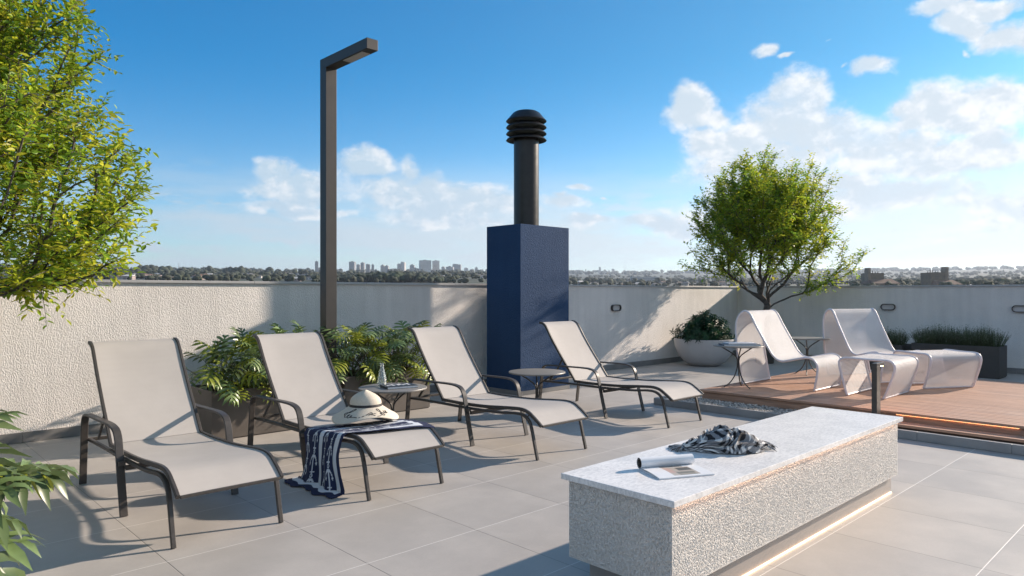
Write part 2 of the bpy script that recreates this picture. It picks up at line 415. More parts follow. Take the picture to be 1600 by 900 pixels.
# parapet walls
w = thing('parapet_wall', 'long textured off-white parapet wall running behind the sun loungers and the blue pillar', 'wall', (3, WY, 0))
MB().box(-9, WX+.0, WY, WY+.2, 0.002, WH-.03).build('wall_panel', M['wall'], w, (3, WY, 0), smooth=False)
cpg = MB(); xx = -9.
while xx < WX-.03: cpg.box(xx, min(xx+1.58-.004, WX-.03), WY-.026, WY+.22, WH-.03, WH, .003); xx += 1.58
cpg.build('coping', M['cap'], w, (3, WY, 0))
sk = MB()
xx = -9+.02
while xx < WX-.03:
    sk.box(xx, min(xx+TILE-.003, WX-.03), WY-.012, WY-.001, .003, .105, 0); xx += TILE
sk.build('skirting', M['skirt'], w, (3, WY, 0), smooth=False)
w = thing('parapet_wall', 'textured parapet wall in shade closing the deck side, carrying two oval lights', 'wall', (WX, 3, 0))
MB().box(WX+.002, WX+.2, -9, WY-.003, 0.002, WH-.03).build('wall_panel', M['wall'], w, (WX, 3, 0), smooth=False)
cpg = MB(); xx = -9.
while xx < WY+.218: cpg.box(WX-.026, WX+.22, xx, min(xx+1.58-.004, WY+.218), WH-.029, WH+.001, .003); xx += 1.58
cpg.build('coping', M['cap'], w, (WX, 3, 0))
sk = MB(); yy = -9.
while yy < WY-.03:
    sk.box(WX-.012, WX-.001, yy, min(yy+TILE-.003, WY-.016), .003, .105, 0); yy += TILE
sk.build('skirting', M['skirt'], w, (WX, 3, 0), smooth=False)

# blue pillar with its flue
x0, x1, y0, y1 = 7.06, 8.11, 7.20, 7.93
t = thing('chimney_pillar', 'tall navy blue rendered block carrying the black flue', 'pillar', (7.58, 7.56, 0)); O = (7.58, 7.56, 0)
MB().box(x0, x1, y0, y1, .0, 2.485, .004).build('shaft', M['navy'], t, O)
s = MB(); s.box(x0-.011, x1+.011, y0-.011, y0-.001, .003, .062).box(x0-.011, x0-.001, y0, y1, .003, .062); s.build('skirting', M['skirt'], t, O, smooth=False)
fx, fy = 7.58, 7.60
t = thing('flue', 'round black metal flue with a louvred cowl standing on the blue pillar', 'chimney', (fx, fy, 2.485))
MB().lathe([(.193, 2.487), (.193, 3.86)], 48, (fx, fy)).build('pipe', M['flue'], t, (fx, fy, 2.485))
cp = MB()
for i in range(4):
    z = 3.82+i*.098
    cp.lathe([(.205, z+.075), (.295, z+.025), (.312, z), (.305, z-.004), (.285, z+.014), (.19, z+.06)], 48, (fx, fy))
cp.lathe([(.0, 4.255), (.13, 4.262), (.17, 4.26), (.21, 4.235), (.29, 4.14), (.312, 4.115), (.30, 4.112), (.2, 4.17), (0, 4.18)], 48, (fx, fy))
cp.build('cowl', M['flue'], t, (fx, fy, 2.485))

# lamp post
lx, ly = 4.135, 7.45
t = thing('lamp_post', 'tall square bronze lamp post with a flat arm reaching over the loungers', 'street lamp', (lx, ly, 0)); O = (lx, ly, 0)
MB().box(lx-.07, lx+.07, ly-.07, ly+.07, .012, 4.12, .002).build('post', M['lamp'], t, O)
MB().box(lx-.13, lx+.13, ly-.13, ly+.13, .002, .012).build('base_plate', M['lamp'], t, O)
MB().box(lx-.0702, lx+.0702, ly-.95, ly+.0702, 4.12, 4.235, .002).build('arm', M['lamp'], t, O)
MB().box(lx-.052, lx+.052, ly-.82, ly-.42, 4.112, 4.1195, .001).build('lens', M['lens'], t, O)

# oval bulkhead lights
def oval(loc, rz, label):
    t = thing('wall_light', label, 'wall light', loc, rz, 'oval wall lights on the parapets')
    L, r = .075, .062; pts = []
    for k in range(40):
        a = 2*math.pi*k/40; pts.append((r*math.cos(a)+(L if math.cos(a) > 0 else -L), 0, r*math.sin(a)))
    def ring(s, r1, r2, ya, yb, cap=False):
        def o(r, y): return [((r*math.cos(2*math.pi*k/40)+(L if math.cos(2*math.pi*k/40) > 1e-6 else -L)), y, r*math.sin(2*math.pi*k/40)) for k in range(40)]
        V = o(r2, 0)+o(r2, ya)+o(r1, ya)+o(r1, yb); F = []
        for a in range(3):
            for k in range(40): F.append((a*40+k, a*40+(k+1) % 40, (a+1)*40+(k+1) % 40, (a+1)*40+k))
        return s.add(V, F)
    ring(MB(), .05, .064, -.05, -.01).build('rim', M['dark'], t)
    s = MB(); V = [((.05*math.cos(2*math.pi*k/40)+(L if math.cos(2*math.pi*k/40) > 1e-6 else -L)), -.02, .05*math.sin(2*math.pi*k/40)) for k in range(40)]
    s.add(V, [tuple(range(40))]).build('diffuser', M['bowl'], t, smooth=False)
    return t
oval((10.78, WY, 1.19), 0, 'small dark oval light on the sunlit parapet right of the blue pillar')
oval((WX, 5.02, 1.19), R(-90), 'dark oval light on the shaded parapet above the small grey planter')
oval((WX, 2.78, 1.19), R(-90), 'dark oval light on the shaded parapet at the right edge of the photo')

# deck
DX0, DX1, DY1, DY0, DZ = 8.25, 12.25, 5.01, -4.0, .20
t = thing('wooden_deck', 'low timber deck of long reddish boards under the white lounge chairs', 'deck', (10.2, 1, 0)); O = (10.2, 1, 0)
bd = MB(); x = DX0; i = 0
while x < DX1-.01:
    bd.box(x, x+.091, DY0, DY1, DZ-.028, DZ, .003); x += .1
bd.build('deck_boards', M['deck'], t, O)
MB().box(DX0+.05, DX1-.05, DY0+.05, DY1-.05, .003, DZ-.0285).build('substructure', M['deckdark'], t, O, smooth=False)
MB().box(DX0+.028, DX0+.049, DY0, DY1-.03, .05, DZ-.036).build('fascia', M['deck'], t, O, smooth=False)
MB().box(DX0+.020, DX0+.026, 1.5, 2.60, DZ-.033, DZ-.0285).build('light_strip', M['ledd'], t, O, smooth=False)
t = thing('deck_step', 'narrow timber step of three boards between deck and grey kerb', 'step', (8.2, 0, 0)); O = (8.2, 0, 0)
bd = MB()
for k in range(2): bd.box(7.99+k*.1, 7.99+k*.1+.094, DY0, 2.62, .085, .112, .003)
bd.build('step_boards', M['deck'], t, O)
MB().box(8.01, 8.19, DY0+.02, 2.60, .003, .0845).build('step_frame', M['deckdark'], t, O, smooth=False)
kb = MB(); y = -4.
yy = [5.42]
while yy[-1] > -4: yy.append(yy[-1]-TILE)
for a, b_ in zip(yy[:-1], yy[1:]): kb.box(7.80, 7.85, b_+.002, a, .002, .09, .003)
kb.box(7.852, 8.24, 5.37, 5.42, .002, .09, .003)
o = kb.build('stone_kerb', M['kerb'], None, (7.8, 2, 0)); tag(o, 'low grey stone kerb edging the gravel strip in front of the deck', 'kerb')
# pebbles (uncountable)
pb = MB(); ico = None
import bmesh
bm = bmesh.new(); bmesh.ops.create_icosphere(bm, subdivisions=1, radius=1); bm.verts.index_update()
IV = np.array([v.co[:] for v in bm.verts]); IF = [tuple(v.index for v in f.verts) for f in bm.faces]; bm.free()
bm = bmesh.new(); bmesh.ops.create_icosphere(bm, subdivisions=2, radius=1); bm.verts.index_update()
IV2 = np.array([v.co[:] for v in bm.verts]); IF2 = [tuple(v.index for v in f.verts) for f in bm.faces]; bm.free()
for i in range(5200):
    px_, py_ = rng.uniform(7.87, 8.27), rng.uniform(2.7, 5.35); r_ = rng.uniform(.008, .017)
    a = rng.uniform(0, 6.28); c_, s_ = math.cos(a), math.sin(a)
    v = IV*np.array([r_*rng.uniform(.8, 1.4), r_*rng.uniform(.7, 1.1), r_*rng.uniform(.5, .8)])
    v = np.stack([v[:, 0]*c_-v[:, 1]*s_, v[:, 0]*s_+v[:, 1]*c_, v[:, 2]], 1)+np.array([px_, py_, .070+rng.uniform(0, .014)])
    q = rng.choice([.2, .34, .5, .7], p=[.3, .3, .25, .15])*rng.uniform(.8, 1.2)
    pb.add(v, IF, 0, (q*.95, q*.85, q*.74))
pb.box(7.852, 8.27, 2.65, 5.369, .003, .070, 0, 0, (.08, .08, .075))
o = pb.build('gravel', M['pebble']); tag(o, 'strip of grey pebbles between the kerb and the deck', 'gravel', kind='stuff')

# bench
bx0, bx1, by0, by1, bz = 2.675, 5.72, 1.75, 2.43, .565
t = thing('bench', 'long rectangular rendered bench with pale stone top and glowing strips under it', 'bench', ((bx0+bx1)/2, (by0+by1)/2, 0)); O = tuple(t.location)
MB().box(bx0, bx1, by0, by1, bz-.03, bz, .0025).build('bench_top', M['marble'], t, O)
X0, X1, Y0, Y1, Z0, Z1 = bx0+.03, bx1-.03, by0+.03, by1-.03, .135, bz-.0305
def rough_side(s, p, du, dv, n, nu, nv, amp=1., fq=1.):
    p, du, dv, n = map(np.array, (p, du, dv, n))
    def fn(u, v):
        q = p+du*u+dv*v; e = min(u*np.linalg.norm(du), (1-u)*np.linalg.norm(du), v*np.linalg.norm(dv), (1-v)*np.linalg.norm(dv))/.012
        q_ = q; q = q*fq; k = mnoise.noise(Vector(q*[170, 170, 105])); k2 = mnoise.noise(Vector(q*[330, 330, 220]+7)); k3 = mnoise.noise(Vector(q*[60, 60, 45]+3)); q = q_
        d = max(0., min(1., (k+.30+.3*k3)*3.0))*.0045+k2*.0012
        return q+n*(d-.002)*min(1, e)*amp
    s.grid(fn, nu, nv)
s = MB()
rough_side(s, (X0, Y0, Z0), (X1-X0, 0, 0), (0, 0, Z1-Z0), (0, -1, 0), 1250, 170, .42, 1.15)
rough_side(s, (X0, Y1, Z0), (0, Y0-Y1, 0), (0, 0, Z1-Z0), (-1, 0, 0), 330, 220, 1.7, .62)
rough_side(s, (X1, Y0, Z0), (0, Y1-Y0, 0), (0, 0, Z1-Z0), (1, 0, 0), 30, 20)
rough_side(s, (X1, Y1, Z0), (X0-X1, 0, 0), (0, 0, Z1-Z0), (0, 1, 0), 100, 20)
s.add([(X0, Y0, Z0), (X0, Y1, Z0), (X1, Y1, Z0), (X1, Y0, Z0)], [(0, 1, 2, 3)])
s.add([(X0, Y0, Z1), (X0, Y1, Z1), (X1, Y1, Z1), (X1, Y0, Z1)], [(3, 2, 1, 0)])
s.build('bench_body', M['benchst'], t, O, ang=80)
MB().box(X0+.13, X1-.03, Y0+.035, Y1-.03, .002, Z0-.0005).build('plinth', M['plinth'], t, O, smooth=False)
MB().box(X0+.02, X1-.02, by0+.009, by0+.015, bz-.0318, bz-.0302).build('light_strip', M['ledt'], t, O, smooth=False)
MB().box(X0+.15, X1-.04, Y0+.028, Y0+.0345, .003, .008).build('light_strip', M['led'], t, O, smooth=False)

# bollard between kerb and deck
bxx, byy = 8.02, 2.72
t = thing('bollard_light', 'slim dark bollard light with a short flat head at the deck edge', 'bollard light', (bxx, byy, 0)); O = (bxx, byy, 0)
MB().box(bxx-.055, bxx+.055, byy-.027, byy+.027, .03, .70, .002).build('post', M['dark'], t, O)
MB().box(bxx-.0552, bxx+.165, byy-.0272, byy+.0272, .70, .735, .002).build('head', M['dark'], t, O)
MB().box(bxx+.07, bxx+.155, byy-.018, byy+.018, .695, .6995).build('light_strip', M['ledb'], t, O, smooth=False)

#@@FURNITURE
def make_lounger():
    t = thing('sun_lounger', 'x', 'sun lounger', (0, 0, 0), 0, 'row of four beige sun loungers on the tiled floor')
    seat = catmull(yz([(1.42, .388), (1.1, .385), (.75, .395), (.45, .418), (.27, .428), (.17, .413), (.10, .375), (.04, .335), (.0, .305)]), 5)
    back = catmull(yz([(1.41, .392), (1.52, .53), (1.66, .70), (1.80, .885), (1.89, 1.02), (1.935, 1.07), (1.985, 1.095), (2.02, 1.098)]), 5)
    def sheet(path, sag, name):
        P = np.array(path); n = len(P)-1; L = np.concatenate([[0], np.cumsum(np.linalg.norm(np.diff(P, axis=0), axis=1))])
        T = np.gradient(P, axis=0); T /= np.linalg.norm(T, axis=1)[:, None]; N = np.cross([1, 0, 0], T)
        if N[n//3][2] < 0: N = -N
        V = []; F = []; U = []; W = 13
        for i in range(n+1):
            e = math.sin(math.pi*min(1, max(0, i/n)))**.5
            for j in range(W+1):
                u = j/W; x = (u-.5)*.618; d = -sag*e*(1-(2*u-1)**2)+.004
                V.append(P[i]+np.array([x, 0, 0])+N[i]*d); U.append((u, L[i]*1.+.01))
        m = len(V)
        for i in range(n+1):
            for j in range(W+1): V.append(V[i*(W+1)+j]-N[i]*.003); U.append(U[i*(W+1)+j])
        for i in range(n):
            for j in range(W):
                a = i*(W+1)+j; q = (a, a+1, a+W+2, a+W+1); F.append(q); F.append(tuple(k+m for k in reversed(q)))
        for i in (0, n):
            for j in range(W): a = i*(W+1)+j; F.append((a, a+1, a+1+m, a+m))
        s = MB(); s.add(V, F, 0, None, U); s.build(name, M['sling'], t, ang=60)
    sheet(seat, .010, 'seat_sling'); sheet(back, .008, 'back_sling')
    for sx in (-1, 1):
        MB().sweep(seat, .011, .015, off=sx*.318, ch=.003).build('seat_rail', M['dark'], t)
        MB().sweep(back, .011, .014, off=sx*.318, ch=.003).build('back_rail', M['dark'], t)
        MB().sweep(catmull(yz([(1.95, .345), (1.5, .352), (1.0, .352), (.55, .365), (.32, .385), (.21, .378), (.14, .335), (.105, .26), (.07, .13), (.035, .002)]), 5), .014, .012, off=sx*.330, ch=.004).build('leg', M['dark'], t)
        arm = [(1.98, .002), (1.955, .2), (1.93, .42), (1.915, .50), (1.88, .545), (1.80, .563), (1.55, .567), (1.25, .572), (1.13, .567), (1.05, .545), (1.005, .49), (.975, .38), (.93, .2), (.875, .002)]
        MB().sweep(catmull(yz(arm), 5), .0255, .0085, off=sx*.372, ch=.004).build('armrest', M['dark'], t)
        s = MB(); s.sweep(yz([(1.64, .655), (1.74, .50), (1.86, .365)]), .007, .012, off=sx*.29)
        for k in range(5): s.box(sx*.29-.006, sx*.29+.006, 1.735+k*.025, 1.765+k*.025, .485-k*.029, .497-k*.029)
        s.build('ratchet', M['dark'], t)
        MB().box(sx*.36-.03*(1 if sx > 0 else 1), sx*.36+.012, .925, .955, .33, .36).build('bracket', M['dark'], t)
    MB().box(-.35, .35, .915, .945, .298, .328, .003).build('crossbar', M['dark'], t)
    MB().box(-.35, .35, 1.935, 1.96, .335, .36, .003).build('crossbar', M['dark'], t)
    MB().box(-.305, .305, -.006, .012, .292, .312, .003).build('foot_bar', M['dark'], t)
    MB().tube([(-.31, 2.02, 1.088), (.31, 2.02, 1.088)], .011).build('head_bar', M['dark'], t)
    return t
lg = make_lounger()
spots = [(1.725, 4.28, 'nearest beige sling lounger, empty, at the far left beside the big cut-leaved plant'),
         (3.06, 4.30, 'beige sling lounger holding the straw hat and the navy anchor towel'),
         (4.795, 4.30, 'empty beige sling lounger between the two dark round side tables'),
         (6.90, 4.33, 'farthest beige sling lounger, standing in front of the blue pillar near the deck')]
for i, (x, y, lb) in enumerate(spots):
    if i == 0: lg.location = (x, y, 0); lg['label'] = lb
    else: dup(lg, (x, y, 0), 0, lb)

def make_table():
    t = thing('side_table', 'x', 'side table', (0, 0, 0), 0, 'round metal side tables')
    MB().lathe([(0, .556), (.322, .556), (.329, .558), (.330, .562), (.330, .568), (.328, .572), (.322, .573), (0, .573)], 64).build('table_top', M['table'], t)
    for k in range(3):
        a = 2*math.pi*k/3+.5; ca, sa = math.cos(a), math.sin(a)
        pr_ = [(.235, .555), (.20, .535), (.10, .475), (.035, .425), (.014, .38), (.012, .32), (.020, .25), (.055, .15), (.12, .06), (.20, .004)]
        MB().tube([(r*ca, r*sa, z) for r, z in [(q[0], q[1]) for q in catmull([(a_, b_) for a_, b_ in pr_], 4)]], .0085, 8).build('leg', M['leg'], t)
    return t
tb = make_table(); tb.location = (3.87, 5.72, 0); tb['label'] = 'round table with the glass carafe between the second and third loungers'
dup(tb, (5.84, 5.68, 0), .3, 'bare round table between the third and fourth loungers, before the blue pillar')
dup(tb, (8.80, 4.74, DZ), -.2, 'round table on the deck corner carrying two stacked books')
dup(tb, (11.0, 4.75, DZ), .9, 'empty round table on the deck behind and between the two white lounge chairs')

CH = [(-1.0, 0), (-1.04, .2), (-1.085, .45), (-1.105, .72), (-1.10, .86), (-1.065, .96), (-1.01, 1.015), (-.95, 1.03), (-.895, .99), (-.85, .915), (-.80, .82), (-.70, .65), (-.60, .485), (-.545, .415), (-.49, .378), (-.42, .365), (-.34, .382), (-.20, .415), (-.11, .433), (-.045, .427), (.0, .40), (.032, .35), (.042, .29), (.03, .18), (.012, .08), (0, 0)]
OT = [(-.41, 0), (-.45, .14), (-.49, .30), (-.51, .40), (-.495, .445), (-.455, .468), (-.38, .475), (-.2, .470), (-.05, .470), (.05, .470), (.10, .455), (.13, .42), (.135, .36), (.10, .24), (.05, .10), (.01, 0)]
def ribbon(name, label, cat, prof, loc, rz, W=.82, group=None, extra=None):
    t = thing(name, label, cat, loc, rz, group)          # faces local -Y
    path = catmull([(0, -u, z) for u, z in prof], 4)
    P = np.array(path); P[0][2] = .014; P[-1][2] = .014
    T = np.gradient(P, axis=0); T /= np.linalg.norm(T, axis=1)[:, None]; N = np.cross([1, 0, 0], T)
    L = np.concatenate([[0], np.cumsum(np.linalg.norm(np.diff(P, axis=0), axis=1))])
    V = []; F = []; U = []; n = len(P)
    for sgn in (.003, -.003):
        for i in range(n):
            for j in range(7): V.append(P[i]+np.array([(j/6-.5)*(W-.03), 0, 0])+N[i]*sgn); U.append((j/6, L[i]))
    for i in range(n-1):
        for j in range(6):
            a = i*7+j; F.append((a, a+1, a+8, a+7)); F.append((a+7+n*7, a+8+n*7, a+1+n*7, a+n*7))
    MB().add(V, F, 0, None, U).build('cord_sheet', M['cord'], t, ang=60)
    for sx in (-1, 1): MB().tube(P+np.array([sx*(W/2-.014), 0, 0]), .015, 8).build('side_tube', M['white'], t)
    for q in (0, -1): MB().tube([(-W/2+.014, P[q][1], .015), (W/2-.014, P[q][1], .015)], .013, 8).build('floor_bar', M['white'], t)
    if extra: extra(t, W)
    return t
ribbon('lounge_chair', 'white ribbon lounge chair at the left of the deck, facing straight along it', 'lounge chair', CH, (9.54, 3.85, DZ), 0, .84, 'white ribbon lounge chairs')
ribbon('lounge_chair', 'white ribbon lounge chair turned towards the viewer, in front of the small planter', 'lounge chair', CH, (10.99, 3.37, DZ), R(-26), .84, 'white ribbon lounge chairs')
ribbon('footstool', 'white ribbon footstool in front of the left lounge chair, behind the bollard', 'footstool', OT, (9.49, 3.0, DZ), 0, .88, 'white footstools')
ribbon('footstool', 'white ribbon footstool before the right lounge chair, nearest the long planter', 'footstool', OT, (10.78, 2.75, DZ), R(-30), .84, 'white footstools')

#@@PLANTERS
def box_planter(name, label, x0, x1, y0, y1, h, mat, group, taper=.0):
    cx, cy = (x0+x1)/2, (y0+y1)/2; t = thing(name, label, 'planter', (cx, cy, 0), 0, group); O = (cx, cy, 0); s = MB(); w_ = .025
    def rg(a, z): return [(x0+a, y0+a, z), (x1-a, y0+a, z), (x1-a, y1-a, z), (x0+a, y1-a, z)]
    rs = [rg(taper+.01, .0), rg(taper+.01, .012), rg(taper, .014), rg(0, h-.004), rg(.004, h), rg(w_-.003, h), rg(w_, h-.004), rg(w_, h-.07)]
    V = sum(rs, []); F = []
    for i in range(len(rs)-1):
        for k in range(4): F.append((i*4+k, i*4+(k+1) % 4, (i+1)*4+(k+1) % 4, (i+1)*4+k))
    F.append((3, 2, 1, 0)); s.add(V, F).build('container', mat, t, O, ang=30)
    q = MB(); q.grid(lambda u, v: (x0+w_+u*(x1-x0-2*w_), y0+w_+v*(y1-y0-2*w_), h-.05+.02*mnoise.noise(Vector((u*9, v*5, x0)))), 20, 10); q.build('soil', M['soil'], t, O)
    return t
PG = 'dark rectangular planters behind the loungers'
box_planter('planter_box', 'dark brown planter box with broad-leaved plants between the first two loungers', 2.66, 3.93, 7.12, 7.78, .50, M['planter'], PG)
box_planter('planter_box', 'dark brown planter box with broad-leaved plants right of the lamp post', 4.24, 5.48, 7.26, 7.88, .50, M['planter'], PG)
QG = 'charcoal planters along the shaded parapet'
box_planter('planter_box', 'long charcoal planter of grey-green tufts at the right beyond the deck', 14.3, 14.85, 2.87, 4.24, .555, M['planterd'], QG)
box_planter('planter_box', 'short charcoal planter half hidden behind the right lounge chair', 14.3, 14.85, 4.40, 5.10, .50, M['planterd'], QG)
t = thing('bowl_planter', 'large round pale concrete bowl planter against the sunlit parapet corner', 'planter', (12.72, 7.60, 0)); O = (12.72, 7.60, 0)
MB().lathe([(0, .002), (.26, .002), (.30, .012), (.42, .09), (.52, .22), (.585, .38), (.612, .53), (.612, .545), (.606, .55), (.585, .55), (.580, .54), (.56, .45)], 72, (12.72, 7.60)).build('bowl', M['bowl'], t, O, ang=50)
MB().lathe([(0, .50), (.3, .49), (.572, .475)], 48, (12.72, 7.60)).build('soil', M['soil'], t, O)

#@@PLANTS
def leaf_unit(L=.28, nl=6, wid=.54, lob=.068):
    """a pinnately cut leaf lying along +Y, normal +Z"""
    V = []; F = []
    ys = np.linspace(.02, .86, nl)*L
    mid = [(0, 0), (.012, .10*L), (.016, .5*L), (.008, .86*L), (0, L)]
    V += [(0, 0, 0), (-.010, .12*L, .001), (0, .12*L, -.003), (.010, .12*L, .001), (-.012, .5*L, .001), (0, .5*L, -.004), (.012, .5*L, .001), (-.008, .82*L, .001), (0, .82*L, -.003), (.008, .82*L, .001), (0, 1.06*L, 0)]
    F += [(0, 2, 1), (0, 3, 2), (1, 2, 5, 4), (2, 3, 6, 5), (4, 5, 8, 7), (5, 6, 9, 8), (7, 8, 10), (8, 9, 10)]
    for i, y in enumerate(ys):
        t = i/(nl-1); ln = L*wid*(math.sin(math.pi*(.22+.62*t))**.8)*(.72 if t > .9 else 1); ang = R(-18+72*t); w = lob*L*(1.0 if t < .85 else .7)
        for sx in (-1, 1):
            d = np.array([sx*math.cos(ang), math.sin(ang), 0]); nrm = np.array([-d[1]*sx, d[0]*sx, 0])
            b = np.array([0, y, -.002]); k = len(V)
            for (a, ww, zz) in ((.0, .75, 0), (.35, .85, .010), (.72, 1.0, .006)):
                V += [tuple(b+d*ln*a-nrm*w*ww+[0, 0, zz*L*4]), tuple(b+d*ln*a+[0, 0, zz*L*4-.006*L*4*(a > 0)]), tuple(b+d*ln*a+nrm*w*ww+[0, 0, zz*L*4])]
            V.append(tuple(b+d*ln*1.08+nrm*w*.5+[0, 0, -.02*L*4]))
            for s in (0, 3): F += [(k+s, k+s+3, k+s+4, k+s+1), (k+s+1, k+s+4, k+s+5, k+s+2)]
            F += [(k+6, k+9, k+7), (k+7, k+9, k+8)]
    return np.array(V), F
LV, LF = leaf_unit()
def basis(d, up=(0, 0, 1)):
    d = np.array(d, float); d /= np.linalg.norm(d); x = np.cross(d, up); x /= (np.linalg.norm(x)+1e-9); return np.stack([x, d, np.cross(x, d)], 0)
def philodendron(label, loc, n, spread, hgt, size, seed, group=None, droop=.5, aim=None, yel=.12):
    rg = np.random.default_rng(seed); t = thing('leafy_plant', label, 'plant', loc, 0, group)
    fo = MB(); st = MB()
    for i in range(n):
        q = (i+.5)/n; a = i*2.39996+rg.uniform(-.4, .4)
        if aim is not None and i % 2 == 0: a = aim+rg.normal(0, .8)
        el_ = R(82-66*q**.8)+rg.uniform(-.12, .12); ln = (hgt*math.sin(el_)+spread*math.cos(el_))*rg.uniform(.8, 1.12)*.78
        d0 = np.array([math.cos(a)*math.cos(el_), math.sin(a)*math.cos(el_), math.sin(el_)])
        b = np.array([rg.normal(0, .03), rg.normal(0, .03), 0]); e = b+d0*ln
        dn = d0*1.0+np.array([0, 0, -droop*rg.uniform(.6, 1.7)])+rg.normal(0, .18, 3); dn /= np.linalg.norm(dn)
        mid_ = b+d0*ln*.55+np.array([0, 0, .05*ln])
        path = catmull([b, mid_, e], 4); st.tube(path, np.linspace(.0065, .0035, len(path))*size/.28, 5)
        s = size/.28*rg.uniform(.72, 1.15); v = LV*s*np.array([1, 1, 1])
        v = v.copy(); v[:, 2] -= (v[:, 1]**2)*rg.uniform(.3, 1.6)/s*.8+np.abs(v[:, 0])**1.5*rg.uniform(.2, 1.2)
        B = basis(dn); r_ = rg.uniform(-.5, .5); cr, sr = math.cos(r_), math.sin(r_)
        xx_ = B[0]*cr+B[2]*sr; zz_ = -B[0]*sr+B[2]*cr
        v = v[:, :1]*xx_+v[:, 1:2]*B[1]+v[:, 2:3]*zz_+e
        if rg.random() < yel: c = np.array([.24, .28, .035])
        else: c = np.array([.125, .185, .065])*(.6+.9*rg.random())+np.array([.05, .05, .035])*rg.random()
        fo.add(v, LF, 0, tuple(c))
    fo.build('foliage', M['phil'], t, (0, 0, 0), ang=50); st.build('leaf_stalk', M['stem'], t); return t
FG = 'broad-leaved plants in the brown planter boxes'
k = 0
names1 = ['leftmost', 'second', 'third', 'fourth']
for j, x in enumerate((2.85, 3.17, 3.50, 3.80)):
    philodendron(names1[j]+' broad-leaved plant from the left in the planter between the first two loungers', (x, 7.38+.08*(j % 2), .45), 16 if j == 0 else 30, .32, .56 if j else .46, .25, 20+j, FG, .55, aim=R(250), yel=.25)
for j, x in enumerate((4.42, 4.74, 5.05, 5.33)):
    philodendron(names1[j]+' broad-leaved plant from the left in the planter right of the lamp post', (x, 7.48+.08*(j % 2), .45), 32, .32, .64, .25, 40+j, FG, .55, aim=R(240), yel=.35)
t = box_planter('planter_box', 'brown planter box of the big plant, just outside the left edge of the photo', -.35, .12, 3.35, 4.35, .45, M['planter'], PG)
philodendron('big cut-leaved plant reaching in at the left edge of the photo near the first lounger', (-.10, 3.98, .38), 38, .66, .50, .38, 91, None, .55, aim=R(-15), yel=.1)

# bushy dark plant in the bowl
def bowl_bush():
    rg = np.random.default_rng(5); c = np.array([12.72, 7.60, .47]); t = thing('shrub', 'dense dark green shrub growing in the round pale bowl', 'shrub', tuple(c))
    fo = MB(); st = MB()
    lv = np.array([(0, 0, 0), (-.012, .035, .004), (0, .04, -.003), (.012, .035, .004), (0, .105, -.012)]); lf = [(0, 2, 1), (0, 3, 2), (1, 2, 4), (2, 3, 4)]
    for i in range(430):
        a = rg.uniform(0, 6.28); q = rg.random()**.6; e_ = R(rg.uniform(4, 88))
        rr = .34+.28*rg.random() if i % 4 else .25+.3*rg.random()
        tip = np.array([math.cos(a)*math.cos(e_)*rr*1.12, math.sin(a)*math.cos(e_)*rr*1.0, math.sin(e_)*rr*.92+.02])
        if rg.random() < .12: tip = tip*1.18
        b = tip*np.array([.3, .3, .0]); path = catmull([b, b*.4+tip*.6+[0, 0, .02], tip], 3)
        if i % 3 == 0: st.tube(path, np.linspace(.008, .003, len(path)), 4)
        d0 = tip-b; d0 /= np.linalg.norm(d0)
        col = np.array([.014, .058, .022])*(.6+.9*rg.random())+(np.array([.03, .04, .0]) if rg.random() < .08 else 0)
        for lvl in range(3):
            for k in range(6):
                an = k*1.047+lvl*.5+rg.uniform(-.3, .3); B = basis(d0); side = B[0]*math.cos(an)+B[2]*math.sin(an)
                d = d0*(.5-.15*lvl)+side*.9+np.array([0, 0, -.1]); LB = basis(d, d0+[.01, .02, .03]); s = rg.uniform(.7, 1.15)
                v = lv*s; v = v[:, :1]*LB[0]+v[:, 1:2]*LB[1]+v[:, 2:3]*LB[2]+tip-d0*.045*lvl
                fo.add(v, lf, 0, tuple(col))
    fo.build('foliage', M['fern'], t, ang=50); st.build('stem', M['stem'], t)
bowl_bush()

def tuft(label, loc, rx, ry, h, n, seed):
    rg = np.random.default_rng(seed); t = thing('grey_green_tuft', label, 'plant', loc, 0, 'grey-green tufts in the charcoal planters'); s = MB()
    for i in range(n):
        a = rg.uniform(0, 6.28); q = rg.random()**.5; b = np.array([math.cos(a)*q*rx*.7, math.sin(a)*q*ry*.7, 0]); hh = h*rg.uniform(.65, 1.1)*(1-.35*q*q)
        tip = b+np.array([math.cos(a)*q*rx*.6+rg.normal(0, .02), math.sin(a)*q*ry*.6+rg.normal(0, .02), hh])
        c = np.array([.085, .11, .05])*rg.uniform(.5, 1.5)
        w_ = rg.normal(0, 1, 3); w_[2] = 0; w_ /= np.linalg.norm(w_); m_ = (b+tip)/2+[0, 0, .02]
        s.add([b-w_*.0025, b+w_*.0025, m_+w_*.003, m_-w_*.003, tip], [(0, 1, 2, 3), (3, 2, 4)], 0, tuple(c))
        for k in range(6):
            p = m_+(tip-m_)*(k/5)*rg.uniform(.8, 1.1); d = rg.normal(0, 1, 3)+[0, 0, .8]; d /= np.linalg.norm(d); L_ = rg.uniform(.012, .026); o_ = np.cross(d, w_)*.004
            cc = c*1.2 if rg.random() < .72 else np.array([.30, .29, .24])
            s.add([p-o_, p+o_, p+d*L_], [(0, 1, 2)], 0, tuple(cc))
    s.build('foliage', M['lav'], t, smooth=False); return t
lab = ['nearest the right end', 'second from the right', 'third from the right', 'middle', 'third from the left', 'second from the left', 'leftmost']
for j in range(7):
    tuft('grey-green tuft, %s of the long charcoal planter' % lab[j], (14.55+.05*(j % 2), 3.0+j*.185, .50), .20, .17, .36+.03*((j*5) % 3), 260, 60+j)
for j in range(3):
    tuft(['grey-green tuft nearest the right end of the short charcoal planter', 'middle grey-green tuft of the short charcoal planter', 'leftmost grey-green tuft of the short charcoal planter'][j], (14.55, 4.55+j*.2, .45), .2, .17, .36, 240, 80+j)

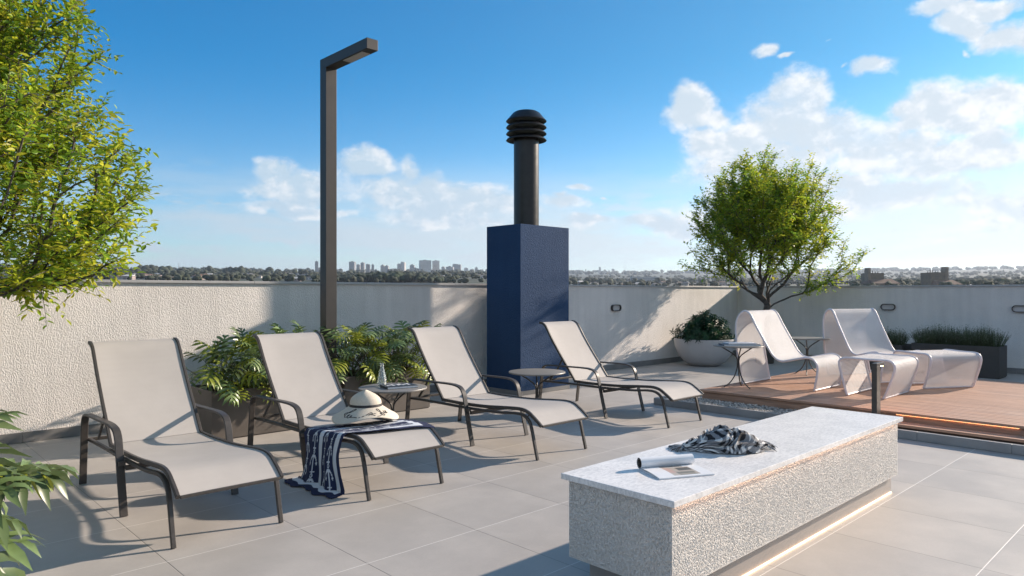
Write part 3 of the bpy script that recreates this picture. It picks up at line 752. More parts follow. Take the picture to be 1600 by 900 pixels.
def make_tree(name, label, base, fork, targets, seed, leaf, leafcols, r0, twig_n, lobe, trunks=3):
    rg = np.random.default_rng(seed); base = np.array(base, float); fork = np.array(fork, float)
    t = thing(name, label, 'tree', tuple(base))
    pos = []; par = []; chains = []
    n0 = 6; ch = []
    for i in range(n0+1):
        p = base+(fork-base)*i/n0+np.array([math.sin(i)*.012, math.cos(i*1.3)*.012, 0]); pos.append(p); par.append(i-1); ch.append(i)
    chains.append(ch); root = n0
    T = np.array(targets); T = T[np.argsort(np.linalg.norm(T-fork, axis=1))]; tips = set()
    for tg in T:
        lo_ = max(0, root-3); A = np.array(pos[lo_:]); dt = np.linalg.norm(tg-fork); dn = np.linalg.norm(A-fork, axis=1); dist = np.linalg.norm(A-tg, axis=1)
        dirn = (tg-fork)/dt; along = (A-fork)@dirn
        cost = dist+.45*np.maximum(0, dn-dt*.75)*3+.30*np.maximum(0, dn*0+np.linalg.norm(A-fork-np.outer(along, dirn), axis=1))
        cost = cost+1.6*np.maximum(0, .55-(tg[2]-A[:, 2])/(dist+1e-6)); j = int(np.argmin(cost))+lo_; a = pos[j]; pj = par[j]; dpar = (pos[j]-pos[pj]) if pj >= 0 else np.array([0, 0, 1.]); dpar = dpar/(np.linalg.norm(dpar)+1e-9)
        L = np.linalg.norm(tg-a); nn = max(2, int(L/.11)); cpt = a+dpar*L*.35+np.array([0, 0, -.02*L]); prev = j; ch = [j]
        for i in range(1, nn+1):
            u = i/nn; p = (1-u)**2*a+2*u*(1-u)*cpt+u*u*tg+rg.normal(0, .010, 3)*(u < 1); pos.append(p); par.append(prev); prev = len(pos)-1; ch.append(prev)
        chains.append(ch); tips.add(prev)
    N = len(pos); cnt = np.zeros(N); 
    for i in tips: cnt[i] += 1
    for i in range(N-1, 0, -1):
        if par[i] >= 0: cnt[par[i]] += cnt[i]
    cnt = np.maximum(cnt, 1); rad = r0*(cnt/cnt[0])**.46; rad = np.maximum(rad, .0028)
    bk = MB(); tr = MB()
    for ci, ch in enumerate(chains):
        P_ = [pos[i] for i in ch]; rr = [rad[i] for i in ch]
        if ci > 0: rr[0] = rr[1]
        (tr if ci == 0 else bk).tube(P_, rr, 9 if ci < 12 else 5)
    P3 = np.array(pos); fd = np.linalg.norm(P3-fork, axis=1); mx_ = fd.max()
    V = []; Cc = []; nl = 0
    lv = np.array([(0, 0, 0), (-.42, .30, .06), (.42, .30, .06), (-.36, .62, .04), (.36, .62, .04), (0, 1., -.10)]); lv[:, 0] *= .52
    for ch in chains[1:]:
        for ii, i in enumerate(ch[1:]):
            if fd[i] < mx_*.22 or cnt[i] > 14: continue
            dd_ = pos[i]-pos[par[i]]; dd_ /= np.linalg.norm(dd_)+1e-9
            for k in range(twig_n+(3 if i in tips else 0)):
                d = dd_*rg.uniform(.3, 1.)+rg.normal(0, .62, 3)+np.array([0, 0, .22]); d /= np.linalg.norm(d); ln = lobe*rg.uniform(.5, 1.2)
                e = pos[i]+d*ln
                if rg.random() < .5: bk.tube([pos[i], pos[i]+d*ln*.55+rg.normal(0, .01, 3), e], [.0032, .002, .001], 3)
                m_ = max(3, int(ln/.030)); c0 = leafcols[int(rg.integers(len(leafcols)))]*rg.uniform(.75, 1.25)
                for q in range(m_):
                    u = (q+.6)/m_; side = np.cross(d, [0, 0, 1.]); side /= np.linalg.norm(side)+1e-9
                    ld = d*.55+side*(1 if q % 2 else -1)*.8+rg.normal(0, .32, 3)+np.array([0, 0, -.12]); ld /= np.linalg.norm(ld)
                    up = np.array([0, 0, 1.])+rg.normal(0, .45, 3); x_ = np.cross(ld, up); x_ /= np.linalg.norm(x_)+1e-9; z_ = np.cross(x_, ld)
                    s_ = leaf*rg.uniform(.65, 1.2); pp = pos[i]+d*ln*u
                    V.append((lv[:, :1]*x_+lv[:, 1:2]*ld+lv[:, 2:3]*z_)*s_+pp); c_ = c0*rg.uniform(.85, 1.15); Cc.append(c_); nl += 1
    print('leaves', name, nl)
    V = np.concatenate(V)-base; F = np.array([(0, 2, 4, 5, 3, 1)]); F = (F[None]+(np.arange(nl)*6)[:, None, None]).reshape(-1, 6)
    # two facets each so that the blades catch light unevenly
    fa = np.array([(0, 2, 4, 5), (0, 5, 3, 1)]); F = (fa[None]+(np.arange(nl)*6)[:, None, None]).reshape(-1, 4)
    me = bpy.data.meshes.new('crown'); me.from_pydata(V.tolist(), [], F.tolist()); me.materials.append(M['leafA'])
    at = me.color_attributes.new('col', 'FLOAT_COLOR', 'POINT'); ca = np.repeat(np.array(Cc), 6, axis=0); at.data.foreach_set('color', np.concatenate([ca, np.ones((len(ca), 1))], 1).astype('f').ravel())
    o = bpy.data.objects.new('crown', me); C.objects.link(o); o.parent = t
    tr.build('trunk', M['bark'], t, tuple(base)); bk.build('limbs', M['bark'], t, tuple(base)); return t
LC = [np.array(c) for c in ((.42, .48, .035), (.32, .43, .035), (.23, .36, .035), (.48, .48, .04), (.17, .29, .035))]
def ell(rg, n, c, r, zmin, inner=.55, cond=None):
    out = []
    while len(out) < n:
        p = rg.normal(0, 1, 3); p /= np.linalg.norm(p); p = p*(inner+(1-inner)*rg.random()**.8); q = np.array(c)+p*np.array(r)
        if q[2] > zmin and (cond is None or cond(q)): out.append(q)
    return out
rg = np.random.default_rng(3)
c2 = np.array([RGT[0], RGT[1]])
TB = np.array([14.02, 6.93])
tg = ell(rg, 330, (*TB, 3.02), (1.48, 1.48, 1.38), 1.55, .30, lambda q: np.linalg.norm(q[:2]-TB) < .30+(q[2]-1.25)*.95)
for (l, z, f_) in ((2.05, 2.25, 0), (1.85, 2.05, .3), (1.6, 1.85, -.2), (1.3, 1.7, .1), (1.75, 2.55, .2), (-1.55, 2.0, .1), (-1.45, 2.35, .3), (1.0, 1.62, -.3), (.8, 1.5, -.2), (-.7, 1.8, .2), (-1.0, 2.05, -.2), (-1.3, 2.1, 0), (-1.45, 3.2, 0), (1.35, 3.75, 0), (1.45, 3.3, .2)):
    b = TB+c2*l+FWD*f_; tg.append(np.array([b[0], b[1], z]))
for k_ in range(6):
    a_ = k_*.9+.3; r_ = .14+.07*(k_ % 3); tg.append(np.array([TB[0]+r_*math.cos(a_), TB[1]+r_*math.sin(a_), 1.48+.1*(k_ % 2)]))
make_tree('leafy_tree', 'small bright green multi-limbed tree behind the white lounge chair in the wall corner', (*(TB+c2*-.02), .30), (*(TB+c2*.03), 1.02), tg, 11, .072, LC, .075, 4, .28)
t = thing('round_pot', 'round dark pot of the tree hidden behind the left lounge chair', 'planter', (*(TB+c2*-.02), 0)); pc = tuple(TB+c2*-.02)
MB().lathe([(0, .003), (.17, .003), (.18, .01), (.215, .40), (.21, .405), (.195, .40), (.19, .36)], 40, pc).build('pot', M['planterd'], t, (*pc, 0)); MB().lathe([(0, .355), (.192, .35)], 30, pc).build('soil', M['soil'], t, (*pc, 0))
rg = np.random.default_rng(4); TA = np.array([-.03, 6.78])
def okA(q):
    if q[2] < 1.8 and q[1] > 8.15: return False
    if np.linalg.norm(q[:2]-TA) > 1.98-max(0, q[2]-2.0)*.30: return False
    return np.linalg.norm(q[:2]-TA) < .8+(q[2]-.6)*2.2
tg = ell(rg, 460, (*TA, 2.85), (2.0, 2.0, 2.0), 1.5, .35, okA)
for (l, z, f_) in ((1.98, 1.95, -.1), (2.0, 2.15, .1), (1.95, 1.72, .0), (1.8, 1.62, .0), (1.9, 2.5, .1), (1.65, 1.6, -.1), (1.5, 1.52, -.2), (1.3, 1.5, -.1), (1.7, 1.65, -.3), (1.98, 2.3, -.2), (1.85, 1.85, -.3), (1.6, 1.7, .2), (1.4, 1.65, .2), (1.2, 1.55, 0), (1.7, 2.0, -.4)):
    b = TA+c2*l+FWD*f_; tg.append(np.array([b[0], b[1], z]))
make_tree('leafy_tree', 'large bright yellow-green tree filling the upper left edge of the photo', (TA[0]-.05, TA[1], .3), (*TA, 1.05), tg, 12, .060, LC, .11, 6, .26)
t = thing('round_pot', 'round dark pot of the big tree, left of the photo', 'planter', (TA[0]-.05, TA[1], 0)); pc = (TA[0]-.05, TA[1])
MB().lathe([(0, .003), (.3, .003), (.31, .01), (.36, .45), (.355, .455), (.335, .45), (.33, .40)], 40, pc).build('pot', M['planterd'], t, (*pc, 0)); MB().lathe([(0, .395), (.332, .39)], 30, pc).build('soil', M['soil'], t, (*pc, 0))

#@@PROPS
NAVY = np.array([.010, .018, .062]); WHT = np.array([.58, .62, .68])
def anchor(u, v):          # u across -1..1, v along 0..1, ring at v near 1, flukes at v near 0
    w = .13
    if abs(u) < .07 and .06 < v < .80: return True
    if abs(math.hypot(u*.62, v-.88)-.075) < .028: return True
    if abs(v-.72) < .028 and abs(u) < .30: return True
    r_ = math.hypot(u*.62, v-.34)
    if abs(r_-.30) < .036+.02*(abs(u) < .3) and v < .34: return True
    if .34 <= v < .46 and abs(abs(u)-.48) < .13*(1-(v-.34)/.12)+.02: return True
    return False
TL = 1.26
def towel_col(s, t):
    d = s*TL; e = TL-d
    n_ = min(d, e)
    inw = .07 < n_ < .125 and t > .07
    if n_ <= .07: return tuple(NAVY)
    if inw: return tuple(WHT)
    if .055 < t < .15 or .475 < t < .575: return tuple(WHT)
    W = .60
    for lo, hi, offs in ((.15, .475, 0), (.575, 1.0, .08)):
        if lo <= t < hi:
            m_ = 2; cw = (hi-lo)/m_; kk = int((t-lo)/cw); u = ((t-lo)/cw-kk-.5)*2*1.05
            q = (d-.115+offs+kk*.09)/.175; v = q-math.floor(q)
            if anchor(u/1.0, v): return tuple(WHT*.92)
    return tuple(NAVY)
LX, LY = 3.06, 4.30
SP = [(0, .308), (.04, .335), (.10, .375), (.17, .413), (.27, .428), (.45, .418), (.75, .395), (1.1, .385), (1.42, .388)]
def zseat(y): return float(np.interp(y-LY, [a for a, b in SP], [b for a, b in SP]))
def towel_pos(s, t):
    d = s*TL; a = min(1, d/.70); yl = 4.44+.16*a; yh = 4.93+.26*a; y = yl+(yh-yl)*t
    wr = mnoise.noise(Vector((d*5+3, y*9, 1)))*.008+abs(mnoise.noise(Vector((d*3, y*16, 5))))*.010
    lift = .018+max(0, wr)
    if d < .70: return (3.405-d, y+.015*math.sin(d*9), zseat(y)+lift+.004*(t < .06))
    r_ = .035; q = d-.70; arc = r_*math.pi/2; x0_ = 2.705
    if q < arc: th = q/r_; return (x0_-r_*math.sin(th), y, zseat(y)+lift-r_*(1-math.cos(th)))
    h = q-arc; zt = zseat(y)+lift-r_; k = min(1, h/.36); H_ = zt-.015
    fold = .020*math.sin(t*2*math.pi*2.1+.8)*k+.010*math.sin(t*2*math.pi*4.7+2+k)*k+.006*mnoise.noise(Vector((t*6, h*8, 3)))
    ysp = y+(t-.5)*(-.10*math.sin(k*math.pi)+.10*k*k)
    if h < H_: return (x0_-r_-.006-.012*k+fold-.022*k*k, ysp+.012*math.sin(h*12), zt-h)
    f_ = h-H_; return (x0_-r_-.018-.022+fold-f_*.9, ysp+.10*(f_)*(t-.3), .010+.006*abs(math.sin(t*13))+.010*math.exp(-f_*30))
s = MB(); s.grid(towel_pos, 300, 150, 0, towel_col)
o = s.build('towel', M['towel'], None, (2.9, 4.9, .42), ang=180); sol = o.modifiers.new('t', 'SOLIDIFY'); sol.thickness = .005; sol.offset = 1
tag(o, 'navy and white beach towel with anchors draped over the second lounger to the floor', 'towel')

# straw hat
HX, HY, HZ = 3.115, 5.00, .452
t = thing('straw_hat', 'wide floppy straw sun hat with black band and black handwriting, lying on the towel', 'hat', (HX, HY, HZ))
def brim(th, r):       # r .125...275
    q = (r-.125)/.15; rip = (math.sin(3*th+.9)*.5+.5*math.sin(2*th-1.0))
    rr = r*(1+.05*math.sin(2*th+.6)*q)
    return (rr*math.cos(th), rr*math.sin(th), .112-.100*q+.030*rip*q*q+.010*q*q)
s = MB(); s.grid(lambda u, v: brim(u*2*math.pi, .120+v*.155), 120, 14); o = s.build('brim', M['straw'], t, ang=180)
sol = o.modifiers.new('t', 'SOLIDIFY'); sol.thickness = .003
def crown(u, v):
    th = u*2*math.pi; q = v; r = .130*(1-q**3.0)**.52; z = .108+.122*q
    dent = .014*math.exp(-((math.cos(th-R(238)))**2)*10)*q*q
    return (r*(1-.08*math.cos(2*th)*q)*math.cos(th), r*math.sin(th), z-dent+.010*q**3*math.cos(2*th-R(116)))
s = MB(); s.grid(crown, 80, 26); s.build('crown', M['straw'], t, ang=180)
s = MB(); s.grid(lambda u, v: (.1345*math.cos(u*6.28319)*(1-.10*v*.2), .1345*math.sin(u*6.28319)*(1-.10*v*.2), .108+.022*v), 80, 3); s.build('hat_band', M['black'], t, ang=180)
wr = MB()
strokes = [  # traced handwriting: x = degrees round the brim, y = 0 rim ... 1 crown
 [(-52, .52), (-56, .62), (-50, .72), (-42, .74), (-30, .98), (-34, 1.02), (-44, .80), (-50, .55), (-46, .40), (-40, .48), (-38, .60), (-42, .52), (-38, .36), (-32, .40), (-30, .52), (-34, .48), (-30, .38), (-22, .36), (-16, .28)],
 [(-13, .27), (-11, .29)], [(-7, .30), (-3, .36)],
 [(1, .42), (6, .56), (12, .66), (16, .60), (12, .48), (7, .40), (9, .50), (16, .50), (24, .56)], [(12, .42), (18, .30), (19, .26)],
 [(22, .10), (28, .18), (32, .26)],
 [(40, .30), (35, .40), (36, .56), (42, .52), (44, .36), (40, .28), (36, .34), (40, .60), (40, .88), (36, .98), (33, .88), (38, .66), (46, .52), (50, .62), (52, .76), (50, .56), (54, .50), (56, .66), (60, .72), (58, .54), (62, .56)]]
for st_ in strokes:
    pts = catmull([(a, b, 0) for a, b in st_], 5) if len(st_) > 2 else [np.array((a, b, 0.)) for a, b in st_]
    P_ = []
    for q in pts:
        x, y, z = brim(R(238+q[0]), .268-.120*q[1]); P_.append((x, y, z+.003))
    wr.tube(P_, .0040, 5)
wr.build('handwriting', M['black'], t)

# crumpled plaid scarf: a bundle of soft folds
SX, SY = 3.80, 2.13
ang = math.atan2(RGT[1], RGT[0])+R(4); ca, sa = math.cos(ang), math.sin(ang)
def N3(x, y, z): return mnoise.noise(Vector((x, y, z)))
def scarf_pt(u, v):
    x = -.27+.49*u; w_ = float(np.interp(u, [0, .12, .3, .55, .8, .93, 1], [.035, .075, .125, .160, .150, .105, .05])); H_ = float(np.interp(u, [0, .12, .3, .5, .65, .85, 1], [.018, .036, .078, .112, .108, .082, .030]))
    a = (v-.5)*math.pi*.995
    wx_ = x*6.5+1.2*N3(x*7, a*1.1, 3); wy_ = a*1.15+.9*N3(x*6+5, a*1.2, 9)
    f = 1-abs(N3(wx_*.8+wy_*1.1, wy_*1.3-wx_*.7, 2))*3.2; f2 = 1-abs(N3(wx_*1.9-wy_, wy_*2.3+wx_, 7))*3.0
    k = max(0, math.cos(a))**.35
    dsp = (.020*max(-.6, f)+.010*max(-.6, f2)-.012)*k
    rr = 1+dsp/.10
    y = w_*math.sin(a)*rr*(1+.12*N3(u*4, 2, 1)); z = H_*math.cos(a)**.75*(1+dsp/.075)
    x2 = x+.020*N3(wx_, wy_, 4)*k+(.03*math.cos(a) if u > .9 else 0)*(u-.9)*10
    X_, Y_ = x2, y
    return (SX+X_*ca-Y_*sa, SY+X_*sa+Y_*ca, bz+.003+max(0, z))
def scarf_col(u, v):
    a = (v-.5)*math.pi; x = -.30+.55*u; A = .75+1.5*N3(x*5.5, a*.75, 11); p = x*1.25+.06*N3(x*9, a*1.5, 5); q = a*.155+.06*N3(x*8+4, a*1.4, 8)
    U_ = p*math.cos(A)-q*math.sin(A); W_ = p*math.sin(A)+q*math.cos(A); c_ = .036
    l = (math.floor(U_/c_) % 2)+(math.floor(W_/c_) % 2)
    return ((.72, .70, .67), (.22, .22, .23), (.012, .012, .015))[l]
t = thing('scarf', 'crumpled black, grey and white checked scarf with fringes lying on the bench', 'scarf', (SX, SY, bz))
s = MB(); s.grid(scarf_pt, 300, 220, 0, scarf_col); s.build('cloth', M['scarf'], t, (SX, SY, bz), ang=180)
rg = np.random.default_rng(8)
for u0, nn, spread in ((0, 130, .05), (1, 46, .05)):
    fr = MB()
    for j in range(nn):
        p = np.array(scarf_pt(u0*.97+.015, rg.uniform(.06, .94))); d = np.array([ca, sa, 0])*(-1 if u0 == 0 else 1)+rg.normal(0, .55, 3); d[2] = 0; d /= np.linalg.norm(d); L_ = rg.uniform(.035, .065)*(1.2 if u0 == 0 else .9)
        a1 = p+d*L_*.5+[0, 0, .006]; a1[2] = max(bz+.004, a1[2]*.6+(bz+.006)*.4); a2 = p+d*L_+rg.normal(0, .008, 3); a2[2] = bz+.0025+rg.uniform(0, .008)
        g_ = .03 if rg.random() < .5 else .42
        fr.tube(catmull([p, a1, a2], 3), .0016, 4, 0, (g_, g_, g_*1.02))
    fr.build('fringe', M['scarf'], t, (SX, SY, bz))

# magazine with its front pages rolled back
t = thing('magazine', 'open magazine with one half rolled up, near the close end of the bench', 'magazine', (3.1, 2.0, bz)); O = (3.1, 2.0, bz)
e1 = np.array([.894, -.447, 0]); e2 = np.array([.447, .894, 0]); P0 = np.array([2.93, 2.00, bz+.0005]); PWd, PDp = .315, .205
def page(u, v): return P0+e1*PWd*u+e2*PDp*v+np.array([0, 0, .007+.006*math.sin(v*2.6)*(1-.3*u)])
def pcol(u, v):
    if .30 < u < .80 and .10 < v < .80:
        if .42 < u < .74 and .12 < v < .40: return (.20, .18, .14) if v < .16 or .22 < v < .36 else (.40, .33, .25)
        if .52 < u < .78 and .45 < v < .72: return (.085, .075, .06)
        if u < .42: return (.50, .34, .28) if v > .3 else (.46, .40, .34)
        return (.42, .36, .30)
    if .30 < u < .72 and .80 < v < .94: return (.16, .15, .13)
    return (.74, .74, .75)
s = MB(); s.grid(page, 60, 40, 0, pcol); s.build('page', M['page'], t, O, ang=180)
s = MB(); s.sweep([P0+e2*.0+np.array([0, 0, .0035])+e1*PWd/2, P0+e2*PDp*1.02+np.array([0, 0, .0035])+e1*PWd/2], PWd/2, .003, tuple(e1), .0005).build('page_block', M['paperw'], t, O)
def roll(u, v, dr=0.):
    th = v*2*math.pi*1.55; r_ = .030-.007*v+dr; c_ = P0+e2*(PDp+.012)+np.array([0, 0, .033]); a = -math.pi/2+th
    return c_+e1*(PWd*u)+e2*math.cos(a)*r_+np.array([0, 0, math.sin(a)*r_])
s = MB(); s.grid(lambda u, v: roll(u, v), 4, 60, 0, lambda u, v: (.76, .77, .79) if v < .98 else (.3, .3, .3)); s.grid(lambda u, v: roll(u, v*.9, -.003), 4, 60, 0, lambda u, v: (.10, .085, .075)); s.build('rolled_pages', M['page'], t, O, ang=60)

# carafe and book
def carafe():
    cx, cy, z0 = 3.835, 5.86, .574; t = thing('carafe', 'faceted clear glass carafe standing on the round table', 'carafe', (cx, cy, z0))
    pr_ = [(0, .0), (.030, 0), (.040, .006), (.045, .035), (.044, .075), (.030, .135), (.019, .185), (.018, .215), (.021, .222), (.017, .222), (.0155, .185), (.027, .133), (.040, .075), (.041, .035), (.037, .010), (0, .008)]
    MB().lathe(pr_, 8).build('bottle', M['glass'], t, smooth=False)
carafe()
def book(name, label, loc, rz, sx, sy, sz, cm, pm_=None, group=None):
    t = thing(name, label, 'book', loc, rz, group)
    MB().box(-sx/2, sx/2, -sy/2, sy/2, 0, .0022, .0006).box(-sx/2, sx/2, -sy/2, sy/2, sz-.0022, sz, .0006).box(-sx/2, -sx/2+.003, -sy/2, sy/2, .0022, sz-.0022).build('cover', cm, t, smooth=False)
    MB().box(-sx/2+.0032, sx/2-.004, -sy/2+.004, sy/2-.004, .0023, sz-.0023).build('pages', M['paperw'], t, smooth=False); return t
b = book('book', 'dark closed book lying beside the carafe on the round table', (3.90, 5.66, .574), R(-14), .31, .21, .022, M['bookd'])
s = MB()
for k_ in range(9): s.box(-.12+k_*.026, -.105+k_*.026+.004*(k_ % 3), -.02+.03*(k_ % 2), .03+.02*(k_ % 3), .0222, .0226)
s.build('cover_marks', M['paperw'], b, smooth=False)  # pale marks on the front cover
book('book', 'blue-grey book at the bottom of the pair on the deck side table', (8.80, 4.72, DZ+.574), R(-44), .50, .26, .020, M['bookb'])
book('book', 'white book on top of the pair on the deck side table', (8.80, 4.72, DZ+.595), R(-40), .38, .22, .016, M['paperw'])

#@@CITY
PXS = 900
def tel(r, px):                  # height of the land at distance r, as picture pixels above eye level
    a = np.interp(r, [400, 700, 1200, 2500, 4500, 7000], [13, 19, 25, 30, 31, 22]); b = np.interp(r, [400, 700, 1200, 2500, 4500, 7000], [6, 9, 13, 23, 29, 22])
    k = float(np.interp(px, [760, 940], [0, 1])); return a*(1-k)+b*k
def land(x, y):
    r = math.hypot(x, y); p = np.array([x, y]); d = p@FWD; px = 800+FPX*(p@RGT)/d if d > 1 else (0 if p@RGT < 0 else 1600)
    px = min(max(px, -400), 2000); z = H+tel(max(r, 400), px)/FPX*r
    if r < 400: k = min(1, max(0, (r-120)/280)); k = k*k*(3-2*k); z = -25*(1-k)+(H+tel(400, px)/FPX*400)*k
    if r > 7000: z = z*max(0, 1-(r-7000)/5000)
    z += 2.5*mnoise.noise(Vector((x/260, y/260, 0)))*min(1, r/700)
    return z
rs = [0, 60, 120, 200, 300, 400, 500, 600, 700, 850, 1000, 1200, 1400, 1700, 2000, 2500, 3000, 3600, 4500, 5600, 7000, 9000, 12000]
NA = 144; V = [(0, 0, -25)]; F = []
for r_ in rs[1:]:
    for k in range(NA): a = 2*math.pi*k/NA; x, y = r_*math.cos(a), r_*math.sin(a); V.append((x, y, land(x, y)))
for k in range(NA): F.append((0, 1+k, 1+(k+1) % NA))
for i in range(len(rs)-2):
    for k in range(NA): a = 1+i*NA; F.append((a+k, a+NA+k, a+NA+(k+1) % NA, a+(k+1) % NA))
o = MB().add(V, F).build('terrain', pm('terrain_green', (.030, .040, .024), .95, .4, .01, detail=8)); tag(o, kind='structure')
# the block this roof belongs to
o = MB().box(-8.9, WX+.2, -8.9, WY+.2, -26, -.5).build('apartment_block', pm('block_wall', (.5, .48, .45), .8), None, (3, 0, -26), smooth=False); tag(o, 'apartment block under the roof terrace, out of sight in the photo', 'building')

def bmat(name, col, win=(.07, .08, .09), fh=3.0, fw=3.4, amt=.6):
    m, g = new_mat(name); x, y, z = g.xyz(g.obj); u = g.m('ADD', x, y)
    fz = g.m('ABSOLUTE', g.m('SUBTRACT', g.m('FRACT', g.m('DIVIDE', z, fh)), .5)); fu = g.m('ABSOLUTE', g.m('SUBTRACT', g.m('FRACT', g.m('DIVIDE', u, fw)), .5))
    w_ = g.m('MULTIPLY', g.m('LESS_THAN', fz, .26), g.m('LESS_THAN', fu, .27)); nz = g.noise(g.obj, .05, 3)
    c = g.mix(g.m('MULTIPLY', w_, amt), g.mix(g.sstep(nz, .3, .7), tuple(q*.85 for q in col)+(1,), tuple(q*1.1 for q in col)+(1,)), (*win, 1))
    g.put(g.b.inputs['Base Color'], c); g.b.inputs['Roughness'].default_value = .8; return m
BM = [bmat('tower_beige', (.40, .37, .34)), bmat('tower_grey', (.26, .27, .29)), bmat('tower_dark', (.15, .155, .17)), bmat('tower_pale', (.55, .52, .50)), bmat('tower_rose', (.42, .33, .31))]
ROOF = [pm('roof_clay', (.15, .095, .07), .9, .2, .4), pm('roof_grey', (.16, .16, .17), .9, .2, .4), pm('roof_pale', (.50, .49, .48), .8, .1, .4), pm('roof_dark', (.07, .065, .06), .9, .2, .4)]
def tower(px0, px1, top, D, mi, label, name='tower_block', step=None, mast=0, cat='high-rise', rz=None):
    cx, cy = far((px0+px1)/2, D); w_ = (px1-px0)/FPX*D; zt = zfar(top, D); zb = land(cx, cy)-3; t = thing(name, label, cat, (cx, cy, zb), R(YAW-90)+(rz if rz is not None else .25*math.sin(px0)))
    h = zt-zb; q = w_*.46; s = MB(); m_ = step if step is not None else int(px0) % 3; hh = h*.94 if m_ else h
    s.box(-q, q, -q*.8, q*.8, 0, hh)
    if m_ == 1: s.box(-q*.55, q*.6, -q*.5, q*.5, hh, hh+(h-hh)*.75)
    if m_ == 2: s.box(-q*.9, -q*.1, -q*.6, q*.6, hh, h)
    s.build('tower_body', BM[mi], t, smooth=False)
    r_ = MB(); zz_ = hh+(h-hh)*.75 if m_ == 1 else h
    r_.box(-q*.3, q*.2, -q*.3, q*.3, zz_ if m_ != 2 else hh, zz_+max(2.2, h*.03) if m_ != 2 else hh+2)
    if mast: r_.box(-.5, .5, -.5, .5, h, h+mast)
    r_.build('roof_room', BM[2], t, smooth=False); return t
TW = [  # px0, px1, top, D, material, label
 (492, 497.5, 408.5, 2300, 1, 'slim grey tower just left of the lamp post'), (497.5, 502, 418, 2400, 2, 'low dark block at the foot of the slim tower left of the lamp post'),
 (546, 555.5, 409, 2300, 1, 'tall broad grey tower first to the right of the lamp post'), (557.5, 563.5, 413, 2400, 1, 'grey tower, second to the right of the lamp post'),
 (564, 570, 410.5, 2350, 1, 'taller grey tower, third to the right of the lamp post'), (572, 578.5, 412.5, 2400, 2, 'dark grey tower, fourth to the right of the lamp post'),
 (580.5, 584.5, 413, 2450, 2, 'narrow dark tower, fifth to the right of the lamp post'), (595, 601, 414, 2500, 0, 'beige twin block behind the dark wooded hill, left half'),
 (601.5, 607.5, 415, 2500, 1, 'grey twin block behind the dark wooded hill, right half'), (608, 619, 420.5, 2600, 0, 'low beige blocks between the twin block and the pointed tower'),
 (621, 626, 412.5, 2400, 1, 'grey tower leaning on the left of the pointed tower'), (626.5, 633.5, 409, 2400, 3, 'pale pointed tower, tallest left of the big white pair'),
 (640.5, 648, 413.5, 2500, 1, 'grey block left of the big white pair'), (643, 655, 419, 2300, 0, 'low beige block in front of the big white pair'),
 (654.5, 674, 407, 2300, 3, 'wide white tower, left one of the big pair'), (675, 687, 407.5, 2350, 3, 'white tower, right one of the big pair'),
 (690, 695, 417, 2700, 0, 'small block just right of the big white pair'), (697, 709, 416.5, 2700, 1, 'stepped grey block right of the white pair, lower half'),
 (707, 721, 412.5, 2750, 1, 'stepped grey block right of the white pair, taller half'), (725, 731.5, 418.5, 2900, 3, 'small pale block between stepped block and blue pillar'),
 (737, 741, 420.5, 3000, 0, 'tiny low block left of the blue pillar'), (742, 746.5, 417.5, 3000, 1, 'small slim tower left of the blue pillar'), (752, 756, 421, 3100, 0, 'last small block before the blue pillar'),
 (899, 909.5, 422, 3600, 1, 'pale hazy block first right of the blue pillar'), (914.5, 916, 420, 3700, 2, 'thin mast-like tower right of the blue pillar'), (921.5, 923.5, 424, 3700, 1, 'tiny hazy tower beside the thin mast'),
 (935.5, 939, 417, 3900, 1, 'tallest hazy tower between pillar and right tree'), (943, 947, 421.5, 3900, 1, 'hazy tower, second of the four between pillar and tree'),
 (950.5, 953.2, 422.5, 3900, 1, 'hazy tower, third of the four between pillar and tree'), (956, 960, 420, 3900, 1, 'hazy tower, fourth of the four between pillar and tree'),
 (1021, 1025, 424.5, 4200, 1, 'tiny hazy block halfway between pillar and right tree'), (1060, 1064, 424, 4200, 1, 'small hazy block left of the right tree group'),
 (1089, 1094, 423, 4000, 1, 'hazy block left of the domed tower by the right tree'), (1094.5, 1100, 417.5, 4000, 1, 'hazy tower, tallest left of the right tree'),
 (1102, 1111, 424, 4000, 1, 'long low hazy block left of the right tree'), (1117, 1122, 422, 4100, 1, 'hazy block almost touching the right tree, left'), (1122, 1128, 420.5, 4100, 1, 'hazy block almost touching the right tree, right'),
 (1378, 1384, 422, 4200, 1, 'hazy tower right of the brown building'), (1404, 1412, 423.5, 4200, 1, 'hazy block far behind between the two brown buildings, left'), (1421, 1434, 422.5, 4200, 1, 'wide flat hazy block between the two brown buildings'),
 (1474, 1482, 419.5, 4200, 1, 'hazy tower right behind the second brown building'), (1505, 1507, 422.5, 4200, 1, 'thin hazy spire in the far right skyline'), (1530, 1538, 422, 4200, 1, 'hazy block far right, first of three'),
 (1548, 1552, 422.5, 4200, 1, 'hazy block far right, second of three'), (1577, 1592, 421, 4200, 1, 'widest hazy block at the far right edge')]
for a in TW: tower(*a)
